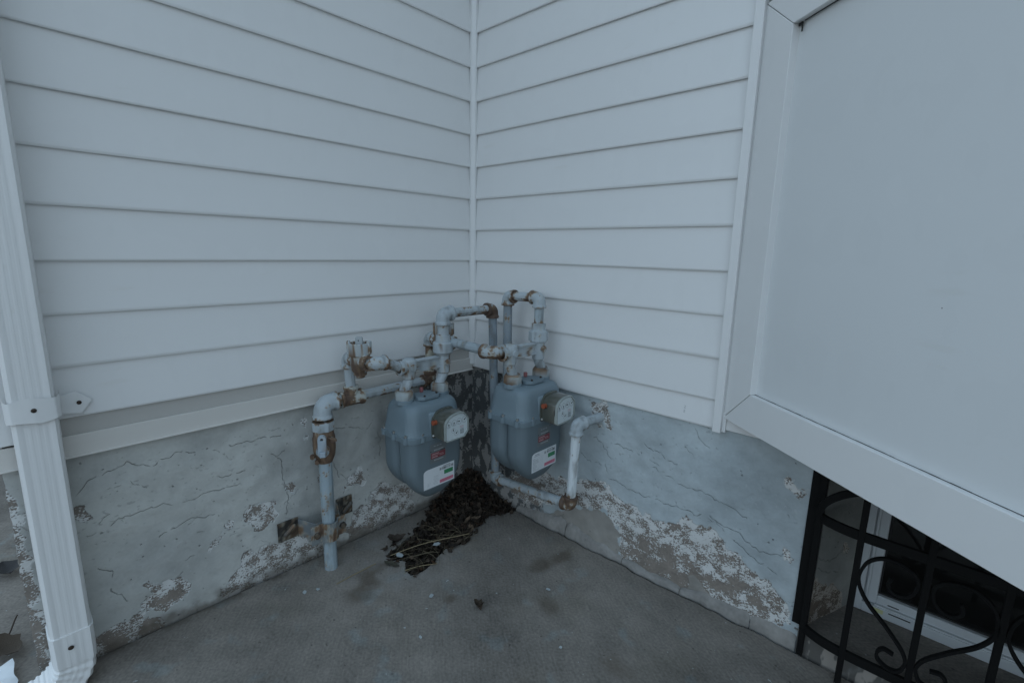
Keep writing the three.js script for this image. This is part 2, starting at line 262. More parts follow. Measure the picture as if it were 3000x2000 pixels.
{
  const t = thing('foundation_wall', 'right foundation wall with broad peeling white patches between corner and barred window', 'wall');
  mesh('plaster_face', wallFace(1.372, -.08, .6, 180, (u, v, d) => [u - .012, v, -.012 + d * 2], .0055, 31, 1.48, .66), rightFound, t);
  // splayed left reveal of the window opening
  const dx = .088, dz = -.225, L = Math.hypot(dx, dz);
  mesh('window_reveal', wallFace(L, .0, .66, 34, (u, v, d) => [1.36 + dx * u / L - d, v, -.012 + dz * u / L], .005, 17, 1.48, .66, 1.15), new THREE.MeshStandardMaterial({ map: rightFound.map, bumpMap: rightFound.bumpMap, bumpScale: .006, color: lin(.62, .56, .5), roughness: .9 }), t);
  mesh('window_sill', (() => { const g = wallFace(1.4, 0, .26, 120, (u, v, d) => [1.35 + u, .066 + d + .004 * v, -.004 - v], .003, 5, 2.4, 2.4); return g; })(), scene.getObjectByName('concrete_slab').material, t);
  mesh('sill_face', wallFace(1.4, -.06, .0661, 100, (u, v, d) => [1.36 + u, v, -.006 + d], .004, 9, 2.4, 2.4), new THREE.MeshStandardMaterial({ map: rightFound.map, color: lin(1, .95, .9), roughness: .9 }), t);
  mesh('concrete_core', plainG([box(7.36, .72, 3.9, -2.33, .27, -1.98), box(.08, .72, .2, 1.335, .27, -.13), box(3.2, .72, 3.9, 4.35, .27, -1.98), box(1.4, .1, .22, 2.06, .01, -.125), box(1.44, .4, 1.5, 2.06, -.2, -1.1)]), DARKWALL, t);
}
// low mortar fillets where the right wall meets the slab
{
  const t = thing('mortar_fillet', 'cracked grey mortar fillet along the foot of the right foundation wall', 'mortar strip');
  const seg = (x0, x1, h0, h1, w) => {
    const n = Math.max(4, Math.round((x1 - x0) / .012)), P = [], U = [], I = [], K = 6;
    for (let i = 0; i <= n; i++) {
      const s = i / n, x = mix(x0, x1, s), e = Math.min(1, Math.min(s, 1 - s) * n / 2 + .8), hh = (mix(h0, h1, s) + .016 * fbm(x * 16, 2, 5, 3)) * e, ww = Math.max(.003, footZ(x) + .012 + w * 0);
      for (let k = 0; k <= K; k++) { const a = k / K * Math.PI / 2, rr2 = .003 * fbm(x * 40, a * 3, 3, 2); { const q2 = k / K, bl = .003 * Math.sin(q2 * Math.PI); P.push(x, (hh + .006) * (1 - q2) - .006 + bl, -.014 + (ww + rr2) * Math.pow(q2, .55) + bl); } U.push(x / 1.4, .02 + k * .01); if (i < n && k < K) { const q = i * (K + 1) + k; I.push(q, q + 1, q + K + 2, q, q + K + 2, q + K + 1); } }
    }
    const g = new THREE.BufferGeometry(); g.setAttribute('position', new THREE.Float32BufferAttribute(P, 3)); g.setAttribute('uv', new THREE.Float32BufferAttribute(U, 2)); g.setIndex(I); g.computeVertexNormals(); return g;
  };
  const mt = rawTex(512, 256, (u, v) => { const a = fbm(u * 22, v * 11, 3, 4), b = fbm(u * 120, v * 60, 5, 3), k = .27 * (1 + .4 * a + .3 * b); return [toS(k), toS(k * .96), toS(k * .9)]; }, true);
  const mat = new THREE.MeshStandardMaterial({ map: mt, bumpMap: finePaint, bumpScale: .004, roughness: .92, side: THREE.DoubleSide });
  for (const [a, b, h0, h1, w] of [[.286, .548, .02, .06, .014], [.551, .8, .055, .022, .011], [.8025, 1.018, .02, .016, .01], [1.0205, 1.235, .02, .05, .013], [1.238, 1.358, .05, .05, .015]]) mesh('mortar_piece', seg(a, b, h0, h1, w), mat, t);
}

// ---------------------------------------------------------------- vinyl siding
// one clapboard: profile in (out, y), swept along the wall from a to b; at(u, y, out)
function clap(a, b, y0, y1, at, k) {
  const h = y1 - y0, prof = [[-.016, .003], [-.0035, .0006], [-.0012, .0], [.0, .002], [.0002, .006], [-.0006, .012], [-.0036, h * .45], [-.007, h * .85], [-.0086, h + .003], [-.017, h + .005]];
  const n = Math.max(2, Math.round((b - a) / .06)), P = [], U = [], I = [], m = prof.length;
  for (let i = 0; i <= n; i++) {
    const u = mix(a, b, i / n), w = .0011 * fbm(u * 3, k * 7.3, 1, 2), dy = .0009 * fbm(u * 2.2, k * 3.1, 6, 2);
    prof.forEach(([o, y], j) => { P.push(...at(u, y0 + y + dy, o + w)); U.push(u / 2 + k * .37, (y0 + y) / 1 + k * .21); if (i < n && j < m - 1) { const q = i * m + j; I.push(q, q + 1, q + m + 1, q, q + m + 1, q + m); } });
  }
  const g = new THREE.BufferGeometry(); g.setAttribute('position', new THREE.Float32BufferAttribute(P, 3)); g.setAttribute('uv', new THREE.Float32BufferAttribute(U, 2)); g.setIndex(I);
  return toCreasedNormals(g, .6);
}
M.vinyl.side = THREE.DoubleSide;
{
  const t = thing('siding_wall', 'left house wall of white horizontal vinyl siding beside the downspout', 'wall');
  for (let i = 10; i >= -7; i--) mesh('clapboard', clap(.006, 1.37, G0 + (6 - i) * E2, G0 + (7 - i) * E2, (u, y, o) => [o, y, u], i + 20), M.vinyl, t);
  mesh('starter_strip', plainG([box(.006, .05, 1.37, -.0115, .65, .683), box(.012, .004, 1.37, -.004, .6265, .683)]), M.shadedVinyl, t);
  mesh('base_trim', plainG([box(.006, .053, 1.48, .0, .603, .74, .0015), box(.016, .004, 1.48, .002, .5755, .74, .0015)]), new THREE.MeshStandardMaterial({ map: vinylTone, color: lin(.84, .81, .77), roughness: .5 }), t);
  mesh('wall_core', box(6, 5.4, 1.47, -3.025, 3.36, .735), M.core, t);
}
{
  const t = thing('siding_wall', 'right house wall of white horizontal vinyl siding between corner post and bay', 'wall');
  for (let i = 10; i >= -7; i--) mesh('clapboard', clap(.006, 1.08, G0 + (6 - i) * E2, G0 + (7 - i) * E2, (u, y, o) => [u, y, o], i + 60), M.vinyl, t);
  mesh('clapboard', clap(-.01, 1.08, .588, .675, (u, y, o) => [u, y, o], 91), M.vinyl, t);
  mesh('base_trim', plainG([box(1.4, .05, .012, 1.795, .617, -.008, .002)]), M.trim, t);
  mesh('wall_core', box(12, 5.4, 3.9, .2, 3.36, -1.985), M.core, t);
  // faint stamped numerals near the right end of the lowest board
  const st = canvasTex(64, 96, (x) => { x.clearRect(0, 0, 64, 96); x.fillStyle = 'rgba(70,80,90,.55)'; x.font = '34px sans-serif'; x.fillText('2', 18, 40); x.fillText('E', 16, 80); });
  const pg = new THREE.PlaneGeometry(.022, .034); pg.translate(.985, .628, .0022);
  mesh('stamp_mark', pg, new THREE.MeshStandardMaterial({ map: st, transparent: true, roughness: .5 }), t);
}
{
  const t = thing('inside_corner_post', 'narrow white vinyl strip in the inside corner where both siding walls meet', 'corner trim');
  const g = new RoundedBoxGeometry(.02, 2.6, .016, 3, .003); g.translate(0, 1.3 + .6, .0); g.rotateY(Math.PI / 4); g.translate(.004, 0, .004);
  mesh('post_strip', g, M.trim, t);
  mesh('post_flange', plainG([box(.004, 2.6, .014, -.001, 1.9, .011), box(.014, 2.6, .004, .011, 1.9, -.001)]), M.trim, t);
}
{
  const t = thing('outside_corner_post', 'white vinyl corner post at the left house corner behind the downspout', 'corner trim');
  mesh('post_body', plainG([box(.03, 2.6, .122, -.006, 1.935, 1.418, .003)]), M.trim, t);
}
{
  const t = thing('end_post', 'white vertical channel closing the right siding against the bay', 'corner trim');
  mesh('post_body', plainG([box(.024, 2.7, .03, 1.0885, 1.935, .003, .0015), box(.02, .06, .012, 1.1, .616, -.001, .001)]), M.trim, t);
}

// ---------------------------------------------------------------- bay with framed panel
{
  const A = 37.8 * Math.PI / 180, t = thing('bay_front', 'large smooth white bay panel framed by flat mitred boards at right', 'bay');
  t.position.set(1.095, 0, 0); t.rotation.y = -A;
  const poly = (pts, d, z) => { const s = new THREE.Shape(pts.map((p) => new THREE.Vector2(...p))); const g = new THREE.ExtrudeGeometry(s, { depth: d - .003, bevelEnabled: true, bevelThickness: .0015, bevelSize: .0014, bevelOffset: -.0014, bevelSegments: 2 }); g.translate(0, 0, z - d); const p = g.attributes.position, uv = g.attributes.uv; for (let i = 0; i < p.count; i++) uv.setXY(i, p.getX(i) / 2 + .3, p.getY(i)); return g; };
  const S1 = 1.3, y0 = .630, y1 = .731, y2 = 1.642, y3 = 1.73, x0 = .0035, x1 = .111;
  mesh('frame_board', poly([[x0, y0 + .0015], [x0, y3 - .001], [x1, y2 - .001], [x1, y1 + .001]], .034, 0), M.trim, t);
  mesh('frame_board', poly([[x0 + .002, y0], [S1, y0], [S1, y1], [x1 + .001, y1]], .034, .0), M.trim, t);
  mesh('frame_board', poly([[x0 + .002, y3], [S1, y3], [S1, y2], [x1 + .001, y2]], .034, .0), M.trim, t);
  const n = 60, g = new THREE.PlaneGeometry(S1 - .1, .94, n, 40); g.translate((S1 + .1) / 2, (y1 + y2) / 2, -.021);
  { const p = g.attributes.position, uv = g.attributes.uv; for (let i = 0; i < p.count; i++) { p.setZ(i, p.getZ(i) + .004 * fbm(p.getX(i) * 1.7, p.getY(i) * 1.7, 4, 2)); uv.setXY(i, p.getX(i) / 2, p.getY(i) / 1); } g.computeVertexNormals(); }
  mesh('panel', g, new THREE.MeshStandardMaterial({ map: vinylTone, color: lin(.93, .95, .96), roughness: .36, side: THREE.DoubleSide }), t);
  // caulk line broken along the lower ledge, and dark gaps at the upper corner
  const q = []; for (let i = 0; i < 70; i++) { const x = x1 + .006 + i * .017; q.push(box(.0172, .0003 + .0007 * rnd(), .002, x, y1 + .0006 + .0012 * fbm(x * 20, 1, 1, 2), -.0165)); }
  mesh('caulk_gap', plainG(q), M.gasket, t);
  mesh('corner_gap', plainG([box(.012, .006, .003, x1 + .009, y2 - .004, -.0155), box(.003, .02, .002, x1 + .0145, y2 - .012, -.0158), box(.16, .0018, .002, x1 + .1, y2 - .0008, -.0165)]), M.gasket, t);
  for (const [x, y] of [[.3, .95], [.62, 1.5], [.55, 1.02]]) { const g = new THREE.SphereGeometry(.001, 6, 4); g.translate(x, y, -.0205); mesh('speck', g, M.nail, t); }
  // body of the bay behind the panel
  const c = Math.cos(A), s = Math.sin(A), loc = (x, z) => { const dx = x - 1.095; return [dx * c + z * s, -dx * s + z * c]; };
  const P = [loc(1.12, -.004), [.03, -.03], [S1, -.03], loc(4.4, 1.095 * 0 + (S1 * s - .03)), loc(4.4, -.004)];
  const sh = new THREE.Shape(P.map(([a, b]) => new THREE.Vector2(a, -b))); const bg = new THREE.ExtrudeGeometry(sh, { depth: 4.2, bevelEnabled: false }); bg.rotateX(-Math.PI / 2); bg.translate(0, .634, 0);
  mesh('bay_body', bg, M.core, t);
}

// ---------------------------------------------------------------- basement window
{
  const t = thing('basement_window', 'white framed basement window behind the black bars under the bay', 'window', [0, 0, -.235]);
  const fr = (w, h, d, x, y, z, b = .003) => box(w, h, d, x, y, z, b);
  mesh('outer_frame', plainG([fr(.03, .62, .06, 1.462, .378, -.02), fr(.03, .62, .06, 2.6, .378, -.02), fr(1.11, .03, .06, 2.031, .083, -.02)]), M.windowWhite, t);
  mesh('sash', plainG([fr(.032, .56, .03, 1.4925, .378, -.018), fr(.032, .56, .03, 2.57, .378, -.018), fr(1.046, .03, .03, 2.031, .1125, -.018), fr(.006, .56, .012, 1.484, .378, .001, .001), fr(1.05, .006, .012, 2.03, .0995, .0005, .001)]), M.windowWhite, t);
  mesh('gasket', plainG([box(.005, .54, .012, 1.5105, .398, -.022), box(1.05, .005, .012, 2.03, .1295, -.022)]), M.gasket, t);
  const pg = new THREE.PlaneGeometry(1.04, .54); pg.translate(2.032, .4, -.026); mesh('pane', pg, M.glass, t);
  mesh('weep_slot', plainG([box(.026, .003, .001, 1.548, .109, -.0025), box(.05, .003, .001, 1.565, .092, .0105)]), M.black, t);
  mesh('yellow_tag', box(.032, .012, .0012, 1.512, .088, .0106), new THREE.MeshStandardMaterial({ color: lin(.55, .55, .3), roughness: .6 }), t);
}

// ---------------------------------------------------------------- window guard
const bar = (w, d, x, y0, y1, z) => box(w, y1 - y0, d, x, (y0 + y1) / 2, z, .0015);
function ribbon(pts, w, th, closedEnd = true) { // flat bar bent in the plane z = const : w = depth in z, th = thickness in plane
  const c = new THREE.CatmullRomCurve3(pts.map((p) => V(p[0], p[1], p[2] ?? 0))), n = pts.length * 9, P = [], I = [], U = [];
  for (let i = 0; i <= n; i++) {
    const p = c.getPoint(i / n), t = c.getTangent(i / n), nx = -t.y, ny = t.x, l = Math.hypot(nx, ny) || 1, a = nx / l * th / 2, b = ny / l * th / 2;
    for (const [s, z] of [[1, 1], [1, -1], [-1, -1], [-1, 1]]) { P.push(p.x + s * a, p.y + s * b, p.z + z * w / 2); U.push(i / n, s); }
    if (i < n) for (let k = 0; k < 4; k++) { const q = i * 4 + k, q2 = i * 4 + (k + 1) % 4; I.push(q, q2, q2 + 4, q, q2 + 4, q + 4); }
  }
  I.push(0, 2, 1, 0, 3, 2); const e = n * 4; I.push(e, e + 1, e + 2, e, e + 2, e + 3);
  const g = new THREE.BufferGeometry(); g.setAttribute('position', new THREE.Float32BufferAttribute(P, 3)); g.setAttribute('uv', new THREE.Float32BufferAttribute(U, 2)); g.setIndex(I); return toCreasedNormals(g, .5);
}
M.iron.side = THREE.DoubleSide;
{
  const t = thing('window_guard', 'black wrought iron window guard with scrolls in front of the basement window', 'window guard');
  mesh('wall_bar', bar(.03, .006, 1.357, .085, .62, -.006), M.iron, t);
  mesh('upright', bar(.015, .013, 1.372, .004, .62, .004), M.iron, t);
  for (const [x, y] of [[1.468, -.002], [1.6, .0], [1.73, .0], [1.865, .0], [2.0, .0], [2.13, .0], [2.26, .0], [2.39, .0], [2.52, .0]]) mesh('upright', bar(.014, .012, x, y, .62, .036), M.iron, t);
  const rail = (y) => { const s = [[1.37, 0], [1.385, .012], [1.405, .022], [1.435, .031], [1.468, .035], [1.6, .036], [2.0, .036], [2.56, .036]]; const c = new THREE.CatmullRomCurve3(s.map(([x, z]) => V(x, 0, z))), n = 60, P = [], I = [], U = []; for (let i = 0; i <= n; i++) { const p = c.getPoint(i / n), q = c.getTangent(i / n), a = -q.z, b = q.x; for (const [s1, h] of [[1, 1], [1, -1], [-1, -1], [-1, 1]]) { P.push(p.x + s1 * a * .005, y + h * .012, p.z + s1 * b * .005); U.push(i / n, h); } if (i < n) for (let k = 0; k < 4; k++) { const e = i * 4 + k, f = i * 4 + (k + 1) % 4; I.push(e, f, f + 4, e, f + 4, e + 4); } } const g = new THREE.BufferGeometry(); g.setAttribute('position', new THREE.Float32BufferAttribute(P, 3)); g.setAttribute('uv', new THREE.Float32BufferAttribute(U, 2)); g.setIndex(I); return toCreasedNormals(g, .5); };
  mesh('rail', rail(.09), M.iron, t); mesh('rail', rail(.425), M.iron, t);
  mesh('arch', ribbon([[1.37, .44, .03], [1.382, .478, .036], [1.405, .507, .04], [1.44, .533, .042], [1.49, .556, .042], [1.55, .565, .042], [1.6, .56, .04]], .016, .016), M.iron, t);
  const sc = [[1.566, .151], [1.5465, .1545], [1.5365, .142], [1.5378, .123], [1.56, .1085], [1.579, .112], [1.5895, .138], [1.584, .163], [1.546, .2115], [1.499, .2605], [1.479, .2975], [1.4767, .325], [1.489, .3645], [1.5165, .387], [1.55, .389], [1.58, .372], [1.586, .343], [1.572, .315], [1.548, .309], [1.533, .325], [1.538, .345]];
  const A = (o, f) => ribbon(sc.map(([x, y]) => [f ? 3.2 - x + o : x + o, y, .036]), .012, .0065);
  for (let i = 0; i < 4; i++) { mesh('scroll', A(i * .265, false), M.iron, t); mesh('scroll', A(i * .265, true), M.iron, t); }
}

// ---------------------------------------------------------------- downspout
{
  const t = thing('downspout', 'white ribbed aluminium downspout at the left house corner', 'downspout');
  const prof = []; // (z, x) outline with ridged front
  const zc = 1.4, hw = .039, xb = .022, xf = .096;
  prof.push([zc - hw, xb], [zc - hw, xf - .02], [zc - hw + .002, xf - .008], [zc - hw + .008, xf]);
  for (let i = 0; i < 4; i++) { const a = zc - .02 + i * .0125; prof.push([a - .0045, xf], [a - .0024, xf - .0008], [a + .0024, xf - .0008], [a + .0045, xf]); }
  prof.push([zc + hw - .008, xf], [zc + hw - .002, xf - .008], [zc + hw, xf - .02], [zc + hw, xb]);
  const sweep = (frames) => { const P = [], I = [], U = [], m = prof.length; frames.forEach(([fy, fz, ang, sc], i) => { prof.forEach(([z, x], k) => { const dz = (z - zc) * sc, dx = (x - .059) * sc; P.push(.059 + dx, fy + dz * Math.sin(ang), fz + dz * Math.cos(ang)); U.push(k * .02, fy / 1); if (i < frames.length - 1 && k < m) { const k2 = (k + 1) % m, q = i * m; I.push(q + k, q + k2, q + m + k2, q + k, q + m + k2, q + m + k); } }); }); const g = new THREE.BufferGeometry(); g.setAttribute('position', new THREE.Float32BufferAttribute(P, 3)); g.setAttribute('uv', new THREE.Float32BufferAttribute(U, 2)); g.setIndex(I); return toCreasedNormals(g, .45); };
  const mat = new THREE.MeshStandardMaterial({ map: vinylTone, color: lin(1, 1, 1), roughness: .36, bumpMap: finePaint, bumpScale: .0003, side: THREE.DoubleSide });
  mesh('pipe', sweep([[2.8, zc, 0, 1], [1.4, zc, 0, 1], [.7, zc, 0, 1], [.14, zc, 0, 1]]), mat, t);
  const fr = [[.166, zc, 0, 1.0], [.166, zc, 0, 1.075], [.09, zc, 0, 1.06]]; const R = .1;
  for (let i = 0; i <= 24; i++) { const a = i / 24 * 1.25, bump = (i % 4 < 2) ? 1.045 : .985, y = .085 - R * Math.sin(a) * .9, z = zc + R * (1 - Math.cos(a)); fr.push([y, z, a, bump]); }
  { const l = fr[fr.length - 1]; fr.push([l[0] - .02, l[1] + .06, l[2], 1]); }
  mesh('elbow', sweep(fr.map(([y, z, a, s]) => [y, z, a, s])), mat, t);
  // strap with arrow-shaped ends
  const st = []; for (const [z, x] of [[1.352, .018], [1.353, .04], [1.355, .085], [1.364, .1], [1.4, .104], [1.436, .1], [1.445, .085], [1.447, .03]]) st.push([z, x]);
  const sP = [], sI = [], sU = []; const cs = new THREE.CatmullRomCurve3(st.map(([z, x]) => V(x, 0, z)), false, 'catmullrom', .2);
  for (let i = 0; i <= 40; i++) { const p = cs.getPoint(i / 40), k = p.x > .09 ? 1 : 0, w = .026 + .003 * Math.cos((p.z - 1.4) * 60) * k; for (const h of [-1, 1]) { sP.push(p.x + .0012, .733 + h * w + .002 * Math.sin(p.z * 90), p.z); sU.push(p.z, .68 + h * .02); } if (i < 40) sI.push(i * 2, i * 2 + 1, i * 2 + 3, i * 2, i * 2 + 3, i * 2 + 2); }
  const sg = new THREE.BufferGeometry(); sg.setAttribute('position', new THREE.Float32BufferAttribute(sP, 3)); sg.setAttribute('uv', new THREE.Float32BufferAttribute(sU, 2)); sg.setIndex(sI); sg.computeVertexNormals();
  const strap = mesh('strap', sg, mat, t);
  const tab = new THREE.Shape([[0, .022], [-.03, .028], [-.058, .004], [-.036, -.026], [-.002, -.022]].map((p) => new THREE.Vector2(...p)));
  const tg = new THREE.ExtrudeGeometry(tab, { depth: .003, bevelEnabled: true, bevelSize: .0008, bevelThickness: .0006, bevelSegments: 1 }); tg.rotateY(-Math.PI / 2); tg.scale(-1, 1, 1); // local x -> z
  { const p = tg.attributes.position; for (let i = 0; i < p.count; i++) { const a = p.getX(i), b = p.getY(i), c = p.getZ(i); p.setXYZ(i, .006 + Math.abs(a) + .004 * Math.max(0, -c / .058), b + .712, 1.352 + c); } tg.computeVertexNormals(); }
  const tabM = mat; mesh('strap_tab', tg, tabM, strap);
  const fold = wallFace(.034, -.022, .022, 8, (u, v, d) => [.004 + (u / .034) * .036, v + .712 - (u / .034) * -.018, 1.352 + .002 * (u / .034)], 0, 1, 1, 1); mesh('strap_fold', fold, mat, strap);
  const scr = (x, y, z, r = .0052) => { const g = new THREE.SphereGeometry(r, 14, 8, 0, 7, 0, 1.3); g.scale(1, .45, 1); return orient(g, V(1, 0, 0), V(x, y, z)); };
  mesh('screw', scr(.1055, .734, 1.4), M.nail, strap); mesh('screw', scr(.0125, .713, 1.318), M.nail, strap);
  mesh('rivet', scr(.1005, .132, 1.405, .006), M.nail, t);
}

// ---------------------------------------------------------------- gas piping
const PAINT = [.4, .445, .47], RUST1 = [.09, .05, .032], RUST2 = [.2, .125, .072], PALE = [.46, .42, .33], BLACK = [.025, .02, .017];
// colour a geometry by where it stands: a base paint, rust where noise and bias say so
function weather(g, o = {}) {
  const p = g.attributes.position, nn = g.attributes.normal, c = new Float32Array(p.count * 3), s = g.attributes.endDist, amt = o.rust ?? .1, base = o.base || PAINT;
  for (let i = 0; i < p.count; i++) {
    const x = p.getX(i), y = p.getY(i), z = p.getZ(i), ny = nn.getY(i), e = s ? s.getX(i) : 1;
    const n = fbm(x * 26, y * 26, z * 26, 4) * .9 + fbm(x * 150, y * 150, z * 150, 2) * .4;
    const drip = fbm(x * 70, y * 9, z * 70, 3) * .5;
    let b = n + drip + amt * 1.0 - .385 + (o.under ?? .22) * Math.max(0, -ny - .1) + (o.ends ?? .35) * 1.25 * Math.exp(-e / .0075);
    const t = 1 + .12 * fbm(x * 14, y * 14, z * 14, 3) + .08 * fbm(x * 200, y * 200, z * 200, 2);
    let k = base.map((q) => q * t);
    const stain = sst(-.14, .05, b); k = mix3(k, PALE.map((q) => q * t), stain * .6); const grime = sst(.02, .34, fbm(x * 34, y * 11, z * 34 + 20, 4) + .25 * Math.max(0, -ny)); k = mix3(k, [.13, .125, .11], grime * .5);
    const r = sst(.0, .07, b); const deep = sst(.08, .4, b + .3 * fbm(x * 60, y * 60, z * 60 + 9, 3));
    k = mix3(k, mix3(RUST2, RUST1, deep).map((q) => q * (o.tone ?? 1) * (1 + .5 * fbm(x * 90, y * 90, z * 90 + 4, 2))), r * .95);
    const pit = fbm(x * 170 + 3, y * 170, z * 170, 2); if (pit > .36) k = mix3(k, BLACK, sst(.36, .44, pit) * .6 * (.4 + stain));
    c[i * 3] = k[0]; c[i * 3 + 1] = k[1]; c[i * 3 + 2] = k[2];
  }
  g.setAttribute('color', new THREE.BufferAttribute(c, 3)); return g;
}
// tube along pts with radii; rounds get n segments
function tube(pts, radii, seg = 36, o = {}) {
  const n = pts.length, P = [], U = [], I = [], E = []; let T = V(0, 0, 0); for (let i = 1; i < n && T.lengthSq() < 1e-12; i++) T.copy(pts[i]).sub(pts[0]); T.normalize();
  let N = Math.abs(T.y) < .9 ? V(0, 1, 0) : V(1, 0, 0); N.sub(T.clone().multiplyScalar(N.dot(T))).normalize();
  const cum = [0]; for (let i = 1; i < n; i++) cum.push(cum[i - 1] + pts[i].distanceTo(pts[i - 1])); const tot = cum[n - 1];
  for (let i = 0; i < n; i++) {
    const a = pts[Math.max(0, i - 1)], b = pts[Math.min(n - 1, i + 1)], t = b.clone().sub(a); if (t.lengthSq() > 1e-12) { t.normalize(); N.sub(t.clone().multiplyScalar(N.dot(t))).normalize(); T = t; }
    const B = new THREE.Vector3().crossVectors(T, N);
    for (let k = 0; k <= seg; k++) { const q = k / seg * Math.PI * 2, r = radii[i], cx = Math.cos(q) * r, cy = Math.sin(q) * r; P.push(pts[i].x + N.x * cx + B.x * cy, pts[i].y + N.y * cx + B.y * cy, pts[i].z + N.z * cx + B.z * cy); U.push(k / seg * .5, cum[i] * 5); E.push(Math.min(cum[i], tot - cum[i])); if (i < n - 1 && k < seg) { const u = i * (seg + 1) + k; I.push(u, u + 1, u + seg + 2, u, u + seg + 2, u + seg + 1); } }
  }
  const g = new THREE.BufferGeometry(); g.setAttribute('position', new THREE.Float32BufferAttribute(P, 3)); g.setAttribute('uv', new THREE.Float32BufferAttribute(U, 2)); g.setAttribute('endDist', new THREE.Float32BufferAttribute(E, 1));
  g.setIndex(I); const h = toCreasedNormals(g, o.crease ?? .7); return h;
}
const along = (a, b, step = .0035) => { const n = Math.max(2, Math.ceil(a.distanceTo(b) / step)), r = []; for (let i = 0; i <= n; i++) r.push(a.clone().lerp(b, i / n)); return r; };
const gas = thing('gas_piping', 'rusty grey painted gas pipes, valves and fittings joining both meters in the corner', 'gas pipes');
const R1 = .0172, R2 = .0215;
function pipe(a, b, r = R1, o = {}) { const p = along(a, b); return mesh('pipe', weather(tube(p, p.map(() => r), 36), { ends: .5, rust: .08, ...o }), M.pipe, gas); }
function hubProfile(r, s, L) { // s: distance from the open end; a bead at the mouth then the hub body
  const bead = s < .009 ? 1.5 : s < .0115 ? mix(1.5, 1.34, (s - .009) / .0025) : 1.34; return r * bead;
}
function elbowG(c, d1, d2, r = R1, L = .036) {
  d1 = d1.clone().normalize(); d2 = d2.clone().normalize();
  const rad = L - .015, pts = [], rads = [], p1 = c.clone().addScaledVector(d1, L), p2 = c.clone().addScaledVector(d2, L), s1 = c.clone().addScaledVector(d1, rad), s2 = c.clone().addScaledVector(d2, rad);
  pts.push(p1.clone(), p1.clone()); rads.push(r * 1.02, r * 1.44);
  for (const s of [.001, .004, .008, .0085, .0105, .013]) { pts.push(p1.clone().addScaledVector(d1, -s)); rads.push(hubProfile(r, s) * (s < .0015 ? 1 : 1)); }
  for (let i = 0; i <= 22; i++) { const t = i / 22, q = s1.clone().multiplyScalar((1 - t) * (1 - t)).addScaledVector(c, 2 * t * (1 - t)).addScaledVector(s2, t * t); pts.push(q); rads.push(r * 1.33); }
  for (const s of [.013, .0105, .0085, .008, .004, .001]) { pts.push(p2.clone().addScaledVector(d2, -s)); rads.push(hubProfile(r, s)); }
  pts.push(p2.clone(), p2.clone()); rads.push(r * 1.44, r * 1.02);
  return tube(pts, rads, 40, { crease: .55 });
}
function elbow(c, d1, d2, o = {}, r = R1, L = .036) { return mesh('elbow', weather(elbowG(c, d1, d2, r, L), { ends: .28, rust: .1, ...o }), M.pipe, gas); }
function hubRun(a, b, r) { const L = a.distanceTo(b), d = b.clone().sub(a).normalize(), pts = [a.clone()], rads = [r * 1.02]; for (const s of [0, .001, .004, .008, .0085, .0105, .013]) { pts.push(a.clone().addScaledVector(d, s)); rads.push(hubProfile(r, s)); } const m = Math.max(2, Math.ceil((L - .026) / .004)); for (let i = 0; i <= m; i++) { pts.push(a.clone().addScaledVector(d, .013 + (L - .026) * i / m)); rads.push(r * 1.33); } for (const s of [.013, .0105, .0085, .008, .004, .001, 0]) { pts.push(b.clone().addScaledVector(d, -s)); rads.push(hubProfile(r, s)); } pts.push(b.clone()); rads.push(r * 1.02); return tube(pts, rads, 40, { crease: .55 }); }
function halfHub(c, d, r, L) { const b = c.clone().addScaledVector(d, L), pts = [], rads = []; const m = 8; for (let i = 0; i <= m; i++) { pts.push(c.clone().addScaledVector(d, (L - .013) * i / m)); rads.push(r * 1.33); } for (const s of [.0115, .009, .0085, .004, .001, 0]) { pts.push(b.clone().addScaledVector(d, -s)); rads.push(hubProfile(r, s)); } pts.push(b.clone()); rads.push(r * 1.02); return tube(pts, rads, 40, { crease: .55 }); }
function lathe(prof, dir, at, seg = 36) { return toCreasedNormals(orient(new THREE.LatheGeometry(prof.map(([r, y]) => new THREE.Vector2(r, y)), seg), dir, at), .6); }
const merge2 = (gs) => { const k = gs.map((g) => { const q = g.index ? g.toNonIndexed() : g.clone(); for (const a of Object.keys(q.attributes)) if (!['position', 'normal', 'uv', 'endDist'].includes(a)) q.deleteAttribute(a); if (!q.attributes.endDist) q.setAttribute('endDist', new THREE.Float32BufferAttribute(new Float32Array(q.attributes.position.count).fill(1), 1)); return q; }); return mergeGeometries(k); };
const subdiv = (g) => { // finer triangles so that rust reads on flat faces
  let q = g.index ? g.toNonIndexed() : g; for (let k = 0; k < 3; k++) { const p = q.attributes.position, nm = q.attributes.normal, uv = q.attributes.uv, P = [], N = [], U = []; const v = (A, i, n) => Array.from({ length: n }, (_, c) => A.array[i * n + c]); const md = (a, b) => a.map((x, i) => (x + b[i]) / 2);
    for (let i = 0; i < p.count; i += 3) { const a = [0, 1, 2].map((j) => [v(p, i + j, 3), v(nm, i + j, 3), v(uv, i + j, 2)]); const m = (x, y) => [md(x[0], y[0]), md(x[1], y[1]), md(x[2], y[2])]; const ab = m(a[0], a[1]), bc = m(a[1], a[2]), ca = m(a[2], a[0]); for (const t of [a[0], ab, ca, ab, a[1], bc, ca, bc, a[2], ab, bc, ca]) { P.push(...t[0]); N.push(...t[1]); U.push(...t[2]); } }
    q = new THREE.BufferGeometry(); q.setAttribute('position', new THREE.Float32BufferAttribute(P, 3)); q.setAttribute('normal', new THREE.Float32BufferAttribute(N, 3)); q.setAttribute('uv', new THREE.Float32BufferAttribute(U, 2)); } return q; };
const X = V(1, 0, 0), Y = V(0, 1, 0), Z = V(0, 0, 1), nX = V(-1, 0, 0), nY = V(0, -1, 0), nZ = V(0, 0, -1);

